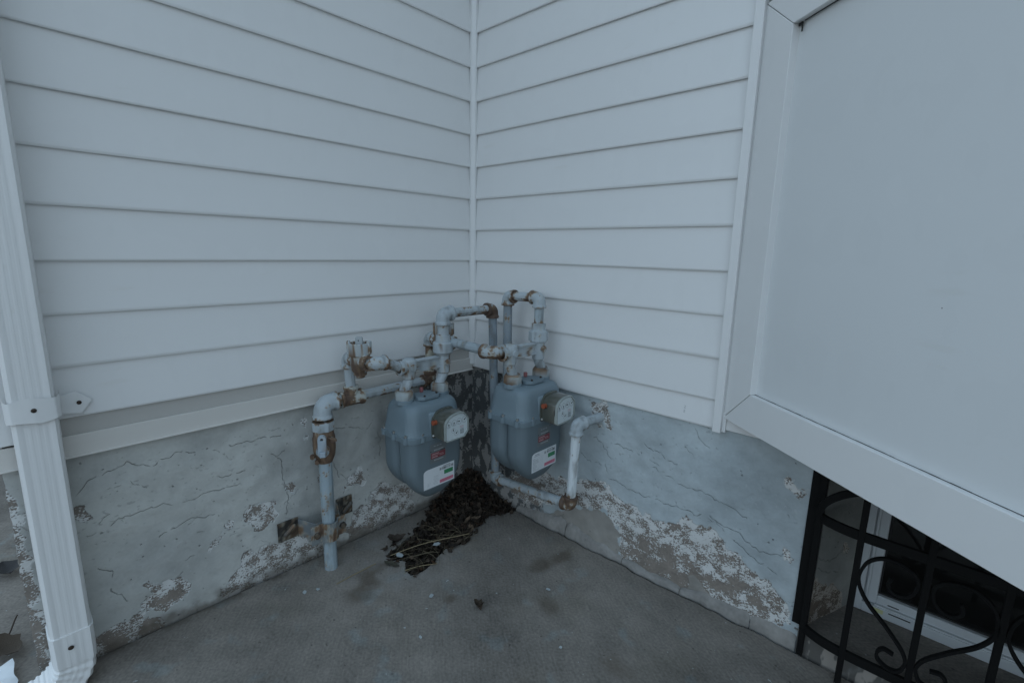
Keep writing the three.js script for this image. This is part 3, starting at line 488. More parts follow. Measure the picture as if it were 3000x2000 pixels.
// layout of the run (metres)
const wx = .08, zR = .738, yH = .596, zT = .634, z2 = .297, mx = .2, rxm = .45;
// service riser, its rusted plug valve and the elbow above
pipe(V(wx + .004, -.05, zR), V(wx, .405, zR), R2, { rust: .05, ends: .2, base: [.32, .39, .43] });
{
  const c = V(wx, .462, zR), v = [];
  v.push(lathe([[.001, -.07], [.024, -.068], [.033, -.045], [.036, -.02], [.036, .018], [.033, .03], [.031, .05], [.0335, .052], [.0335, .076], [.001, .078]], Y, c, 32));
  const fl = new THREE.Shape(); fl.absellipse(0, 0, .05, .033, 0, 7); const fg = new THREE.ExtrudeGeometry(fl, { depth: .012, bevelEnabled: true, bevelSize: .002, bevelThickness: .002, bevelSegments: 1, curveSegments: 20 }); fg.rotateZ(.6); fg.rotateY(Math.PI / 2 - .55); fg.translate(c.x + .024, c.y - .012, c.z + .015); v.push(toCreasedNormals(fg, .5));
  const val = mesh('service_valve', weather(merge2(v.map((g, i) => i ? subdiv(g) : g)), { rust: .62, ends: 0, base: [0.486, 0.502, 0.497] }), M.pipe, gas, 'heavily rusted plug valve on the service riser');
  { const hx = toCreasedNormals(new THREE.CylinderGeometry(.0375, .036, .03, 8), .3); hx.translate(c.x, c.y + .06, c.z); mesh('valve_collar', weather(subdiv(hx), { rust: .3, ends: 0, base: [.4, .45, .48] }), M.pipe, val); }
  { const n = V(.853, 0, .522), e = V(.522, 0, -.853); for (const [a, b] of [[-.034, -.026], [.03, .026], [-.02, -.045]]) { const p = c.clone().addScaledVector(n, .036).addScaledVector(e, a).add(V(0, b - .008, 0)); mesh('flange_bolt', weather(orient(new THREE.CylinderGeometry(.0075, .0085, .014, 6), n, p), { rust: .7, ends: 0, base: [.2, .16, .12] }), M.pipe, val); } }
  mesh('plug_cap', weather(lathe([[.001, .012], [.018, .012], [.0205, .009], [.0205, -.006], [.001, -.006]], V(.853, 0, .522), c.clone().add(V(.0375, -.012, .023))), { rust: .1, base: [.25, .3, .34] }), M.pipe, val);
  const key = new THREE.Shape(); key.moveTo(-.012, -.024); key.lineTo(.012, -.024); key.lineTo(.012, .03); key.absarc(0, .03, .012, 0, Math.PI); key.lineTo(-.012, -.024); const ho = new THREE.Path(); ho.absarc(0, .029, .0055, 0, 7, true); key.holes.push(ho);
  const kg = new THREE.ExtrudeGeometry(key, { depth: .01, bevelEnabled: true, bevelSize: .001, bevelThickness: .001, bevelSegments: 1, curveSegments: 16 }); kg.rotateY(Math.PI / 2 - .55); kg.translate(c.x + .046, c.y + .004, c.z + .028);
  mesh('valve_key', weather(merge2([kg, box(.016, .018, .018, 0, 0, 0, .002).rotateY(-.55).translate(c.x + .06, c.y - .014, c.z + .035)]), { rust: .12, base: [.34, .4, .45] }), M.pipe, val);
}
elbow(V(wx, yH, zR), nY, nZ, { rust: .02, ends: .32 }, R2, .05);
pipe(V(wx, yH, zR - .04), V(wx, yH, zT + .03), R1, { rust: .12 });
// tee on the horizontal run
{
  const c = V(wx, yH - .003, zT);
  mesh('tee', weather(merge2([hubRun(c.clone().add(V(0, 0, .042)), c.clone().add(V(0, 0, -.042)), R1 * 1.08), halfHub(c, Y, R1, .044)]), { rust: .62, ends: -.2, base: [0.486, 0.502, 0.469] }), M.pipe, gas, 'brown rusted tee on the horizontal run');
}
pipe(V(wx, yH, zT - .035), V(wx, yH, z2 + .03), R1, { rust: .12, under: .35 });
pipe(V(wx, yH + .035, zT + .001), V(wx, .703, zT + .004), R1, { rust: .08, ends: .6 });
const yV = .738;
elbow(V(wx, yV, zT + .004), nY, X, { rust: .14 });
elbow(V(wx, yH, z2), Z, Y, { rust: .55, base: [0.486, 0.486, 0.426] });
pipe(V(wx, yH + .03, z2), V(wx, .74, z2), R1, { rust: .3, base: [0.486, 0.456, 0.369] });
const yW = .768;
elbow(V(wx, yW, z2), nY, X, { rust: .12 });
// meter stops with a locking crown and a flat key
function meterStop(c, o = {}) {
  const gs = [];
  gs.push(lathe([[.001, -.062], [.012, -.06], [.016, -.057], [.016, -.05], [.021, -.05], [.021, -.043], [.0265, -.034], [.0305, -.012], [.0315, .012], [.033, .016], [.0345, .018], [.0345, .056], [.0325, .058], [.029, .056], [.029, .049], [.001, .049]], Y, c, 40));
  const cc = c.clone().add(V(0, -.004, 0));
  const hub = [V(-.052, 0, 0), V(-.052, 0, 0), V(-.03, 0, 0), V(-.026, 0, 0), V(0, 0, 0), V(.03, 0, 0), V(.034, 0, 0), V(.056, 0, 0), V(.056, 0, 0)].map((p) => p.add(cc));
  gs.push(tube(hub, [.018, .0265, .0265, .0225, .0245, .0225, .0265, .0265, .018], 8, { crease: .3 }));
  const m = mesh('meter_stop', weather(merge2([gs[0], subdiv(gs[1])]), { rust: .3, ends: 0, under: .2, ...o }), M.pipe, gas);
  const key = new THREE.Shape([[-.011, 0], [.011, 0], [.011, .024], [.008, .027], [-.008, .027], [-.011, .024]].map((p) => new THREE.Vector2(...p))); const h = new THREE.Path(); h.absarc(0, .015, .0038, 0, 7, true); key.holes.push(h);
  const kg = new THREE.ExtrudeGeometry(key, { depth: .008, bevelEnabled: true, bevelSize: .0008, bevelThickness: .0008, bevelSegments: 1 }); kg.translate(0, 0, -.004); kg.rotateY(.62); kg.translate(c.x, c.y + .049, c.z);
  if (!o.noKey) mesh('key_head', weather(kg, { rust: .02, base: [0.389, 0.426, 0.44] }), M.pipe, m);
  const w = []; for (const a of [2.2, -.6]) w.push(box(.02, .044, .011, 0, .042, .0335, .003).rotateY(a)); const wg = plainG(w); wg.translate(c.x, c.y, c.z);
  mesh('lock_wing', weather(subdiv(wg), { rust: .42 }), M.pipe, m);
  return m;
}
meterStop(V(.152, yV + .002, zT + .003), { rust: .5 });
elbow(V(mx + .012, yV - .005, zT - .006), nX, nZ, { rust: .16, ends: .42 }, R1, .05);
// meter bars, swivels, unions (both meters)
function barSet(x, y, zi, zo, zc, name, shift) {
  const hIn = V(x, y, zi), hOut = V(x, y - .004, zo), gs = [];
  gs.push(lathe([[.001, -.042], [.02, -.042], [.0225, -.039], [.0235, -.02], [.0265, -.012], [.027, .012], [.0255, .022], [.02, .028], [.001, .03]], Y, hIn));
  gs.push(lathe([[.001, -.042], [.02, -.042], [.0225, -.039], [.0235, -.02], [.024, .024], [.0255, .026], [.0255, .034], [.001, .035]], Y, hOut));
  for (const h of [hIn, hOut]) gs.push(lathe([[.001, .0305], [.011, .03], [.0125, .028], [.0125, 0]], X, h));
  gs.push(halfHub(hIn, Z, R1, .042));
  const L = zi - zo - .03, zm = (zi + zo) / 2;
  for (const b of [box(.022, .007, L, x, y + .017, zm, .0015), box(.018, .007, L, x, y - .021, zm, .0015), box(.007, .034, L, x, y - .002, zm)]) gs.push(subdiv(b));
  const m = mesh('meter_bar', weather(merge2(gs), { rust: .2, ends: .15, under: .25 }), M.pipe, gas);
  // offset swivels down to the meter
  for (const [zs, ze] of [[zi, zc + .078], [zo, zc - .078]]) {
    const a = V(x, y - .036, zs), b = V(x, shift, ze), h = a.y - b.y, pts = [], rad = [];
    for (let i = 0; i <= 22; i++) { const t = i / 22, s = sst(.08, .86, t); pts.push(V(x, a.y - h * t, mix(a.z, b.z, s))); rad.push(mix(.0182, .0172, t)); }
    const sw = mesh('swivel', weather(tube(pts, rad, 32), { rust: .02, ends: .3 }), M.pipe, gas);
    const nut = lathe([[.019, .034], [.027, .034], [.0285, .031], [.0295, .03], [.032, .026], [.0325, .004], [.031, .0], [.018, 0]], Y, b.clone().add(V(0, -.018, 0)), 9);
    mesh('swivel_nut', weather(nut, { rust: .34, base: [.36, .4, .41] }), M.pipe, sw);
  }
  return { hIn, hOut };
}
const A1 = barSet(mx, .7, .48, .326, .423, 'left', .605);
const A2 = barSet(rxm, .755, .236, .082, .141, 'right', .66);
pipe(V(mx + .012, yV - .007, .578), V(mx, .705, .52), R1, { rust: .14 });
// left outlet: dresser nut, long hub, elbow, rusty crossing pipe and drop to the floor
{
  const c = V(mx, .728, .328);
  mesh('union_nut', weather(lathe([[.018, .002], [.033, .0], [.0365, .004], [.0365, .038], [.033, .042], [.027, .042], [.026, .066], [.018, .068]], Y, c, 20), { rust: .12 }), M.pipe, gas);
  pipe(V(mx, .78, .328), V(mx, .845, .328), R1 * 1.22, { rust: .12, ends: .5 });
}
const yT = .872, cross = V(mx + .004, yT, .078);
elbow(V(mx, yT, .328), nY, nZ, { rust: .0, ends: .12 }, R1 * 1.12, .04);
pipe(V(mx, yT, .295), V(cross.x, yT, cross.z + .03), R1, { rust: .14, under: .75 });
elbow(cross, Z, nY, { rust: .75 });
const low = V(.236, .158, .08);
pipe(cross.clone().add(V(.001, -.03, 0)), low.clone().add(V(-.001, .03, 0)), R1, { rust: .02, ends: .6, base: [.27, .32, .36] });
elbow(low, Y, V(.403, .036, .02), { rust: .1, base: [.34, .39, .42] });
const rc = V(.639, .203, .1);
pipe(low.clone().add(V(.03, .0026, .0015)), rc.clone().add(V(-.03, -.0026, -.0015)), R1, { rust: .1, under: .5 });
elbow(rc, V(-.403, -.04, -.02), Y, { rust: .7 });
const wc = V(.648, .51, .1);
pipe(rc.clone().add(V(0, .03, 0)), wc.clone().add(V(0, -.03, 0)), R1, { rust: .06, ends: .5, base: [0.648, 0.692, 0.71] });
const wd = V(.026, .008, -.118).normalize();
elbow(wc, nY, wd, { rust: .08 });
pipe(wc.clone().addScaledVector(wd, .03), wc.clone().addScaledVector(wd, .19), R1, { rust: .08 });
// second branch: stop behind the left outlet, pipe out to the right meter
meterStop(V(.165, yW, z2), { rust: .34, noKey: true });
pipe(V(.21, yW - .002, z2), V(.39, yW - .006, z2 + .002), R1, { rust: .0, ends: .3, base: [.33, .38, .41] });
elbow(V(rxm - .014, yW - .008, z2 + .006), nX, nZ, { rust: .3, ends: .5, under: .5 }, R1, .05);
pipe(V(rxm - .012, yW - .01, .256), V(rxm, .757, .25), R1, { rust: .3 });
// right outlet loop
{
  const c = V(rxm - .002, .778, .082);
  const hx = toCreasedNormals(new THREE.CylinderGeometry(.036, .036, .034, 8), .3); hx.translate(c.x, c.y + .018, c.z);
  mesh('union_nut', weather(merge2([subdiv(hx), lathe([[.001, .034], [.03, .034], [.033, .032], [.03, .04], [.026, .041], [.0255, .064], [.018, .066], [.001, .066]], Y, c), lathe([[.001, -.006], [.03, -.004], [.032, .003], [.001, .004]], Y, c)]), { rust: .1, ends: 0 }), M.pipe, gas);
  pipe(V(c.x, .842, c.z), V(c.x, .905, c.z), R1, { rust: .1, ends: .45, base: [.37, .43, .46] });
  const t1 = V(c.x, .936, c.z), t2 = V(.293, .931, .084);
  elbow(t1, nY, nX, { rust: .1, ends: .4 }); elbow(t2, X, nY, { rust: .2 });
  pipe(t1.clone().add(V(-.03, -.001, 0)), t2.clone().add(V(.03, .001, 0)), R1, { rust: .2, under: .5 });
  pipe(t2.clone().add(V(0, -.03, 0)), V(.295, .53, .082), R1, { rust: .16, ends: .4, base: [.25, .29, .32] });
  elbow(V(.295, .5, .082), Y, nZ, { rust: .2, base: [0.389, 0.41, 0.412] });
  pipe(V(.295, .5, .05), V(.295, .5, -.03), R1, { rust: .2 });
}

// ---------------------------------------------------------------- riser bracket
{
  const t = thing('pipe_bracket', 'rusty folded steel bracket clamping the gas riser to the left wall', 'bracket');
  const strip = (pts, h, y) => { const gs = []; for (let i = 0; i < pts.length - 1; i++) { const a = pts[i], b = pts[i + 1], L = Math.hypot(b[0] - a[0], b[1] - a[1]); const g = new RoundedBoxGeometry(.004, h, L + .003, 1, .001); g.rotateY(Math.atan2(b[0] - a[0], b[1] - a[1])); g.translate((a[0] + b[0]) / 2, y, (a[1] + b[1]) / 2); gs.push(subdiv(g)); } return merge2(gs); };
  const bm = { rust: .34, ends: 0, base: [.17, .19, .2] }, fm = { rust: .34, ends: 0, base: [.022, .02, .018], tone: .45 };
  mesh('foot_plate', weather(strip([[-.004, .874], [-.004, .806]], .07, .15), fm), M.pipe, t); mesh('foot_plate', weather(strip([[-.004, .665], [-.004, .606]], .07, .158), fm), M.pipe, t);
  mesh('arm', weather(strip([[-.004, .806], [.07, .779], [.074, .755]], .062, .146), bm), M.pipe, t); mesh('arm', weather(strip([[-.004, .665], [.07, .694], [.074, .718]], .062, .15), bm), M.pipe, t);
  const cl = []; cl.push([.09, .803]); for (let i = 0; i <= 8; i++) { const a = Math.PI - i / 8 * Math.PI; cl.push([.088 + .0255 * Math.sin(a), zR - .0265 * Math.cos(a)]); } cl[1] = [.09, .767]; cl.push([.09, .682]);
  mesh('clamp', weather(strip(cl, .068, .147), { rust: .42, ends: 0, base: [.2, .22, .225] }), M.pipe, t);
  for (const [x, z] of [[.0965, .786], [.0965, .694]]) mesh('bolt', weather(orient(new THREE.CylinderGeometry(.0115, .0115, .01, 6), X, V(x, .147, z)), { rust: .3, base: [.03, .022, .018], tone: .4 }), M.pipe, t);
  for (const z of [.84, .628]) mesh('lag_screw', weather(orient(new THREE.CapsuleGeometry(.007, .036, 4, 10), V(.1, .55, -.6), V(.005, .152, z)), { rust: .3, base: [.1, .09, .08] }), M.pipe, t);
}

// ---------------------------------------------------------------- gas meters
function loft(levels, seg, crease = .8) { // levels: [y, hx, hz, corner radius, cx]
  const P = [], I = [], U = [], ring = (hx, hz, rc) => { const r = []; rc = Math.min(rc, hx - 1e-4, hz - 1e-4); for (let q = 0; q < 4; q++) for (let k = 0; k <= seg; k++) { const a = (q + k / seg) * Math.PI / 2; const sx = [1, -1, -1, 1][q], sz = [1, 1, -1, -1][q]; r.push([sx * (hx - rc) + rc * Math.cos(a), sz * (hz - rc) + rc * Math.sin(a)]); } return r; };
  const m = 4 * (seg + 1);
  levels.forEach(([y, hx, hz, rc, cx = 0], i) => { ring(hx, hz, rc).forEach(([a, b], k) => { P.push(a + cx, y, b); U.push(k / m * 1.2, y * 2); if (i < levels.length - 1) { const q = i * m + k, q2 = i * m + (k + 1) % m; I.push(q, q2 + m, q2, q, q + m, q2 + m); } }); });
  for (const [i, fl] of [[0, 1], [levels.length - 1, 0]]) { const c = P.length / 3; P.push(levels[i][4] || 0, levels[i][0], 0); U.push(0, 0); for (let k = 0; k < m; k++) { const a = i * m + k, b = i * m + (k + 1) % m; fl ? I.push(c, a, b) : I.push(c, b, a); } }
  const g = new THREE.BufferGeometry(); g.setAttribute('position', new THREE.Float32BufferAttribute(P, 3)); g.setAttribute('uv', new THREE.Float32BufferAttribute(U, 2)); g.setIndex(I);
  return toCreasedNormals(g, crease);
}
function stickerTex(form) {
  return canvasTex(512, 260, (x, w, h) => {
    x.fillStyle = '#d9dde0'; x.fillRect(0, 0, w, h);
    x.fillStyle = '#33363a'; for (let i = 0; i < 52; i++) if (rnd() < .62) x.fillRect(262 + i * 4.6, 34, 2 + rnd() * 2, 34); x.fillStyle = '#3a3d42'; for (let i = 0; i < 14; i++) x.fillRect(320 + i * 9, 18, 6, 9);
    x.fillStyle = '#2e7d52'; x.fillRect(338, 84, 150, 56); x.fillStyle = '#56a274'; for (let i = 0; i < 3; i++) x.fillRect(352, 94 + i * 14, 60 + rnd() * 60, 4);
    x.fillStyle = '#d07f92'; x.fillRect(262, 196, 232, 46); x.fillStyle = '#b8586f'; for (let i = 0; i < 3; i++) x.fillRect(272, 204 + i * 12, 150 + rnd() * 60, 4);
    x.fillStyle = '#9aa0a6'; if (form) { for (let i = 0; i < 9; i++) x.fillRect(18, 76 + i * 19, 220, 2); for (let i = 0; i < 9; i++) x.fillRect(22, 82 + i * 19, 40 + rnd() * 90, 5); x.fillRect(60, 24, 90, 10); x.fillRect(48, 44, 120, 8); } else { for (let i = 0; i < 7; i++) { x.fillRect(150 + rnd() * 20, 118 + i * 18, 70 + rnd() * 20, 3); x.fillRect(60, 190 + i * 8, 60 * rnd(), 2); } }
  });
}
const badgeTex = canvasTex(256, 256, (x) => {
  x.fillStyle = '#767c7e'; x.fillRect(0, 0, 256, 256); x.fillStyle = '#8b4a50'; x.fillRect(14, 118, 228, 78); x.fillStyle = '#c7a7a8'; x.fillRect(30, 132, 110, 10); x.fillRect(30, 152, 180, 5); x.fillRect(30, 170, 90, 12); x.fillRect(150, 168, 70, 6);
  x.fillStyle = '#d6d9d9'; for (let i = 0; i < 8; i++) { x.fillRect(66 + i * 19, 80, 7, 16); x.fillRect(66 + i * 19, 212, 7, 15); } x.fillStyle = '#a9afb1'; for (let i = 0; i < 3; i++) x.fillRect(60 + i * 46, 30, 30, 10); x.fillStyle = '#202224'; x.beginPath(); x.arc(14, 96, 7, 0, 7); x.arc(242, 22, 7, 0, 7); x.fill(); x.fillRect(160, 104, 78, 8);
});
const dialTex = canvasTex(512, 420, (x) => {
  x.fillStyle = '#c9d1d3'; x.fillRect(0, 0, 512, 420);
  const dial = (cx, cy, r, a, dig) => { x.strokeStyle = '#4a5054'; x.lineWidth = 2.5; x.beginPath(); x.arc(cx, cy, r, 0, 7); x.stroke(); x.fillStyle = '#23282b'; x.font = '19px sans-serif'; x.textAlign = 'center'; x.textBaseline = 'middle'; if (dig) for (let i = 0; i < 10; i++) { const t = -Math.PI / 2 + i * Math.PI / 5; x.fillText(String(i), cx + Math.cos(t) * r * .78, cy + Math.sin(t) * r * .78); } x.save(); x.translate(cx, cy); x.rotate(a); x.fillStyle = '#0d0f10'; x.beginPath(); x.moveTo(-9, 8); x.lineTo(-4, -r * .8); x.lineTo(4, -r * .8); x.lineTo(9, 8); x.fill(); x.beginPath(); x.arc(0, 0, 13, 0, 7); x.fill(); x.restore(); };
  dial(78, 150, 56, 3, true); dial(196, 140, 56, 3.3, true); dial(314, 134, 56, -1.5, true); dial(432, 128, 56, 1.1, true);
  dial(178, 268, 40, -.1, false); dial(246, 326, 46, .9, false);
  x.fillStyle = '#b8868c'; for (let i = 0; i < 2; i++) for (let k = 0; k < 4; k++) x.fillRect(330 + k * 22, 224 + i * 22, 15, 11);
  x.fillStyle = '#4a5054'; for (let i = 0; i < 5; i++) for (let k = 0; k < 4; k++) x.fillRect(336 + k * 22, 274 + i * 20, 17, 9 + (i % 2) * 4);
});
const stickA = stickerTex(false), stickB = stickerTex(true);
function makeMeter(label, stick) {
  const t = thing('gas_meter', label, 'gas meter', [.2, 0, .423], 'diaphragm gas meters in the corner');
  const body = [];
  for (const sx of [1, -1]) { // two pans side by side
    const lv = []; const cx = sx * .0445, top = .462, bot = .236 + (sx < 0 ? .01 : 0);
    for (let i = 0; i <= 26; i++) { const s = i / 26, y = mix(bot, top, s); const w = s < .5 ? .05 + (.116 - .05) * Math.pow(Math.sin(s / .5 * Math.PI / 2), .85) : .116 + .003 * (s - .5); const e = Math.min(1, .55 + s * 3.2), hx = .0455 * Math.pow(Math.min(1, e), .7); lv.push([y, hx, w, .034, cx]); }
    lv.unshift([bot - .007, .0455 * .48, .04, .02, cx], [bot - .0085, .01, .02, .01, cx]); lv.sort((a, b) => a[0] - b[0]);
    body.push(loft(lv, 8));
  }
  body.push(loft([[.25, .03, .04, .01], [.32, .05, .085, .01], [.462, .05, .098, .01]], 3));
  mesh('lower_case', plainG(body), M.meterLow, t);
  // seam flange with bolt lugs
  const fl = [loft([[.4515, .0925, .122, .036], [.4635, .0945, .124, .036], [.472, .0945, .124, .036], [.474, .0925, .122, .036]], 8, .5)];
  const lug = [[.09, .07], [.09, -.07], [.066, .122], [-.066, .122], [.066, -.122], [-.066, -.122], [0, .125], [0, -.125], [-.09, .05], [-.09, -.05]];
  for (const [x, z] of lug) fl.push(toCreasedNormals(new THREE.CylinderGeometry(.0105, .0098, .021, 14), .5).translate(x * .985, .464, z * .985));
  mesh('flange', plainG(fl), M.meter, t);
  for (const [x, z] of lug) { const g = new THREE.CylinderGeometry(.0055, .0055, .008, 6); g.translate(x * .985, .479, z * .985); mesh('bolt', g, M.zinc, t); }
  // domed top case
  const lv = []; for (const [y, s, b] of [[.4745, .093, .1215], [.48, .0915, .12], [.5, .088, .116], [.53, .0855, .1125], [.553, .082, .109], [.566, .078, .105], [.574, .072, .099], [.579, .062, .088], [.5808, .045, .07], [.5812, .02, .04]]) lv.push([y, s, b, .04]);
  const top = [loft(lv, 10)];
  top.push(toCreasedNormals(new RoundedBoxGeometry(.05, .082, .118, 3, .008), .5).translate(.067, .507, -.02));
  for (const z of [.078, -.078]) top.push(lathe([[.001, .0], [.034, .0], [.033, .012], [.029, .016], [.001, .017]], Y, V(0, .574, z)));
  
  mesh('upper_case', plainG(top), M.meter, t);
  const pl = new THREE.Shape([[-.03, -.018], [-.02, -.03], [.006, -.046], [.02, -.046], [.034, -.03], [.034, .03], [.02, .046], [.006, .046], [-.02, .03], [-.03, .018]].map((p) => new THREE.Vector2(...p)));
  const pg = new THREE.ExtrudeGeometry(pl, { depth: .008, bevelEnabled: true, bevelSize: .002, bevelThickness: .002, bevelSegments: 2 }); pg.rotateX(-Math.PI / 2); pg.translate(.016, .584, -.002);
  const cap = mesh('cover_plate', plainG([pg, toCreasedNormals(new THREE.CylinderGeometry(.03, .036, .012, 20), .5).translate(.014, .581, -.002)]), M.meter, t);
  mesh('screw', new THREE.CylinderGeometry(.004, .004, .005, 8).translate(.042, .596, .022), M.nail, cap); mesh('screw', new THREE.CylinderGeometry(.004, .004, .005, 8).translate(.034, .596, -.036), M.nail, cap);
  mesh('vent_plug', lathe([[.001, .016], [.006, .016], [.007, .014], [.007, 0]], Y, V(-.012, .595, -.004)), M.pink, cap);
  // index box with dial face
  const o = (k) => { const s = new THREE.Shape(); const w = .052 * k, h = .046 * k; s.moveTo(-w, -h + .006); s.lineTo(-w, h * .22); s.quadraticCurveTo(-w * .96, h * .72, -w * .42, h * .95); s.quadraticCurveTo(w * .05, h * 1.08, w * .58, h); s.lineTo(w, h * .46); s.lineTo(w, -h * .55); s.lineTo(w * .66, -h + .001); s.lineTo(-w + .006, -h); s.lineTo(-w, -h + .006); return s; };
  const ex = (s, d, b) => { const g = new THREE.ExtrudeGeometry(s, { depth: d, bevelEnabled: !!b, bevelSize: b, bevelThickness: b, bevelOffset: -b, bevelSegments: 3, curveSegments: 10 }); g.rotateY(Math.PI / 2); return toCreasedNormals(g, .5); }; // shape x -> -z, depth -> x
  const ix = mesh('index_box', plainG([ex(o(1), .066, .004).translate(.09, .506, -.022), ex(o(1.07), .008, .001).translate(.0885, .506, -.022)]), M.smoke, t);
  mesh('back_plate', ex(o(.94), .006, .0006).translate(.1545, .505, -.022), M.whitePlastic, ix);
  const dg = new THREE.ShapeGeometry(o(.9), 10); { const p = dg.attributes.position, uv = dg.attributes.uv; for (let i = 0; i < p.count; i++) uv.setXY(i, p.getX(i) / .1 + .5, p.getY(i) / .086 + .48); } dg.rotateY(Math.PI / 2); dg.translate(.1618, .505, -.022);
  mesh('dial_face', dg, new THREE.MeshStandardMaterial({ map: dialTex, roughness: .4 }), ix);
  const rimS = o(1.0); const hole = o(.925); rimS.holes.push(new THREE.Path(hole.getPoints(10))); mesh('rim', ex(rimS, .012, 0).translate(.1535, .506, -.022), M.rim, ix);
  mesh('seal_plug', orient(toCreasedNormals(new THREE.CylinderGeometry(.0085, .0085, .02, 16), .5), V(0, .1, 1), V(.112, .52, .032)), M.orange, ix);
  mesh('screw', orient(new THREE.SphereGeometry(.0045, 10, 6), Z, V(.1, .468, .031)), M.zinc, ix);
  const bp = new THREE.PlaneGeometry(.072, .072); bp.rotateY(Math.PI / 2); bp.translate(.0905, .398, .003); mesh('badge_plate', bp, new THREE.MeshStandardMaterial({ map: badgeTex, roughness: .45, metalness: .3 }), t);
  const ss = new THREE.Shape(); { const w = .069, h = .036; ss.moveTo(-w, -h); ss.lineTo(w, -h); ss.lineTo(w, h); ss.lineTo(-w + .02, h); ss.quadraticCurveTo(-w, h * .98, -w, h - .014); ss.lineTo(-w, -h); }
  const sg = new THREE.ShapeGeometry(ss, 8); { const p = sg.attributes.position, uv = sg.attributes.uv; for (let i = 0; i < p.count; i++) uv.setXY(i, p.getX(i) / .138 + .5, p.getY(i) / .072 + .5); } sg.rotateY(Math.PI / 2); sg.translate(.0912, .309, -.001);
  mesh('sticker', sg, new THREE.MeshStandardMaterial({ map: stick, roughness: .4 }), t);
  return t;
}
const meterA = makeMeter('grey blue gas meter at left in front of the left wall, above the leaf pile', stickA);
{
  const b = meterA.clone(); b.name = numbered('gas_meter'); b.position.set(.45, .055, .141); b.userData = { ...meterA.userData, label: 'grey blue gas meter at right against the right wall, behind the bent floor pipe' };
  b.traverse((c) => { if (c.name === 'sticker') { c.material = c.material.clone(); c.material.map = stickB; } }); scene.add(b);
}

// ---------------------------------------------------------------- leaf litter and loose debris
function leafGeo(L, W, curl, fold, k) {
  const n = 7, m = 4, P = [], I = [], U = [];
  for (let i = 0; i <= n; i++) for (let j = 0; j <= m; j++) { const s = i / n, t = j / m * 2 - 1, w = W * Math.pow(Math.sin(Math.PI * Math.pow(s, .8)) + .02, .8) * (1 + .15 * Math.sin(i * 2.3 + k)); const x = (s - .5) * L, z = t * w, y = curl * L * (s - .5) * (s - .5) * 2.5 + fold * Math.abs(t) * w + .0015 * Math.sin(i * 1.7 + j * 2 + k); P.push(x, y, z); U.push(s, j / m); if (i < n && j < m) { const q = i * (m + 1) + j; I.push(q, q + 1, q + m + 2, q, q + m + 2, q + m + 1); } }
  const g = new THREE.BufferGeometry(); g.setAttribute('position', new THREE.Float32BufferAttribute(P, 3)); g.setAttribute('uv', new THREE.Float32BufferAttribute(U, 2)); g.setIndex(I); g.computeVertexNormals(); return g;
}
const leafMat = new THREE.MeshStandardMaterial({ color: lin(1, 1, 1), roughness: .85, side: THREE.DoubleSide, bumpMap: finePaint, bumpScale: .001 });
const inHole = (x, z) => { let c = false; const P = [[-.02, -.02], [.285, -.02], ...HOLE, [-.02, .2]]; for (let a = 0, b = P.length - 1; a < P.length; b = a++) { const [x1, y1] = P[a], [x2, y2] = P[b]; if ((y1 > z) !== (y2 > z) && x < (x2 - x1) * (z - y1) / (y2 - y1) + x1) c = !c; } return c; };
const pileH = (x, z) => { const d = Math.hypot(x * 1.15, z * .9); return -.018 + .1 * Math.exp(-Math.pow(d / .16, 2)) + .035 * Math.exp(-(Math.pow((x - .17) / .1, 2) + Math.pow((z - .22) / .16, 2))) + .012 * fbm(x * 22, z * 22, 4, 3); };
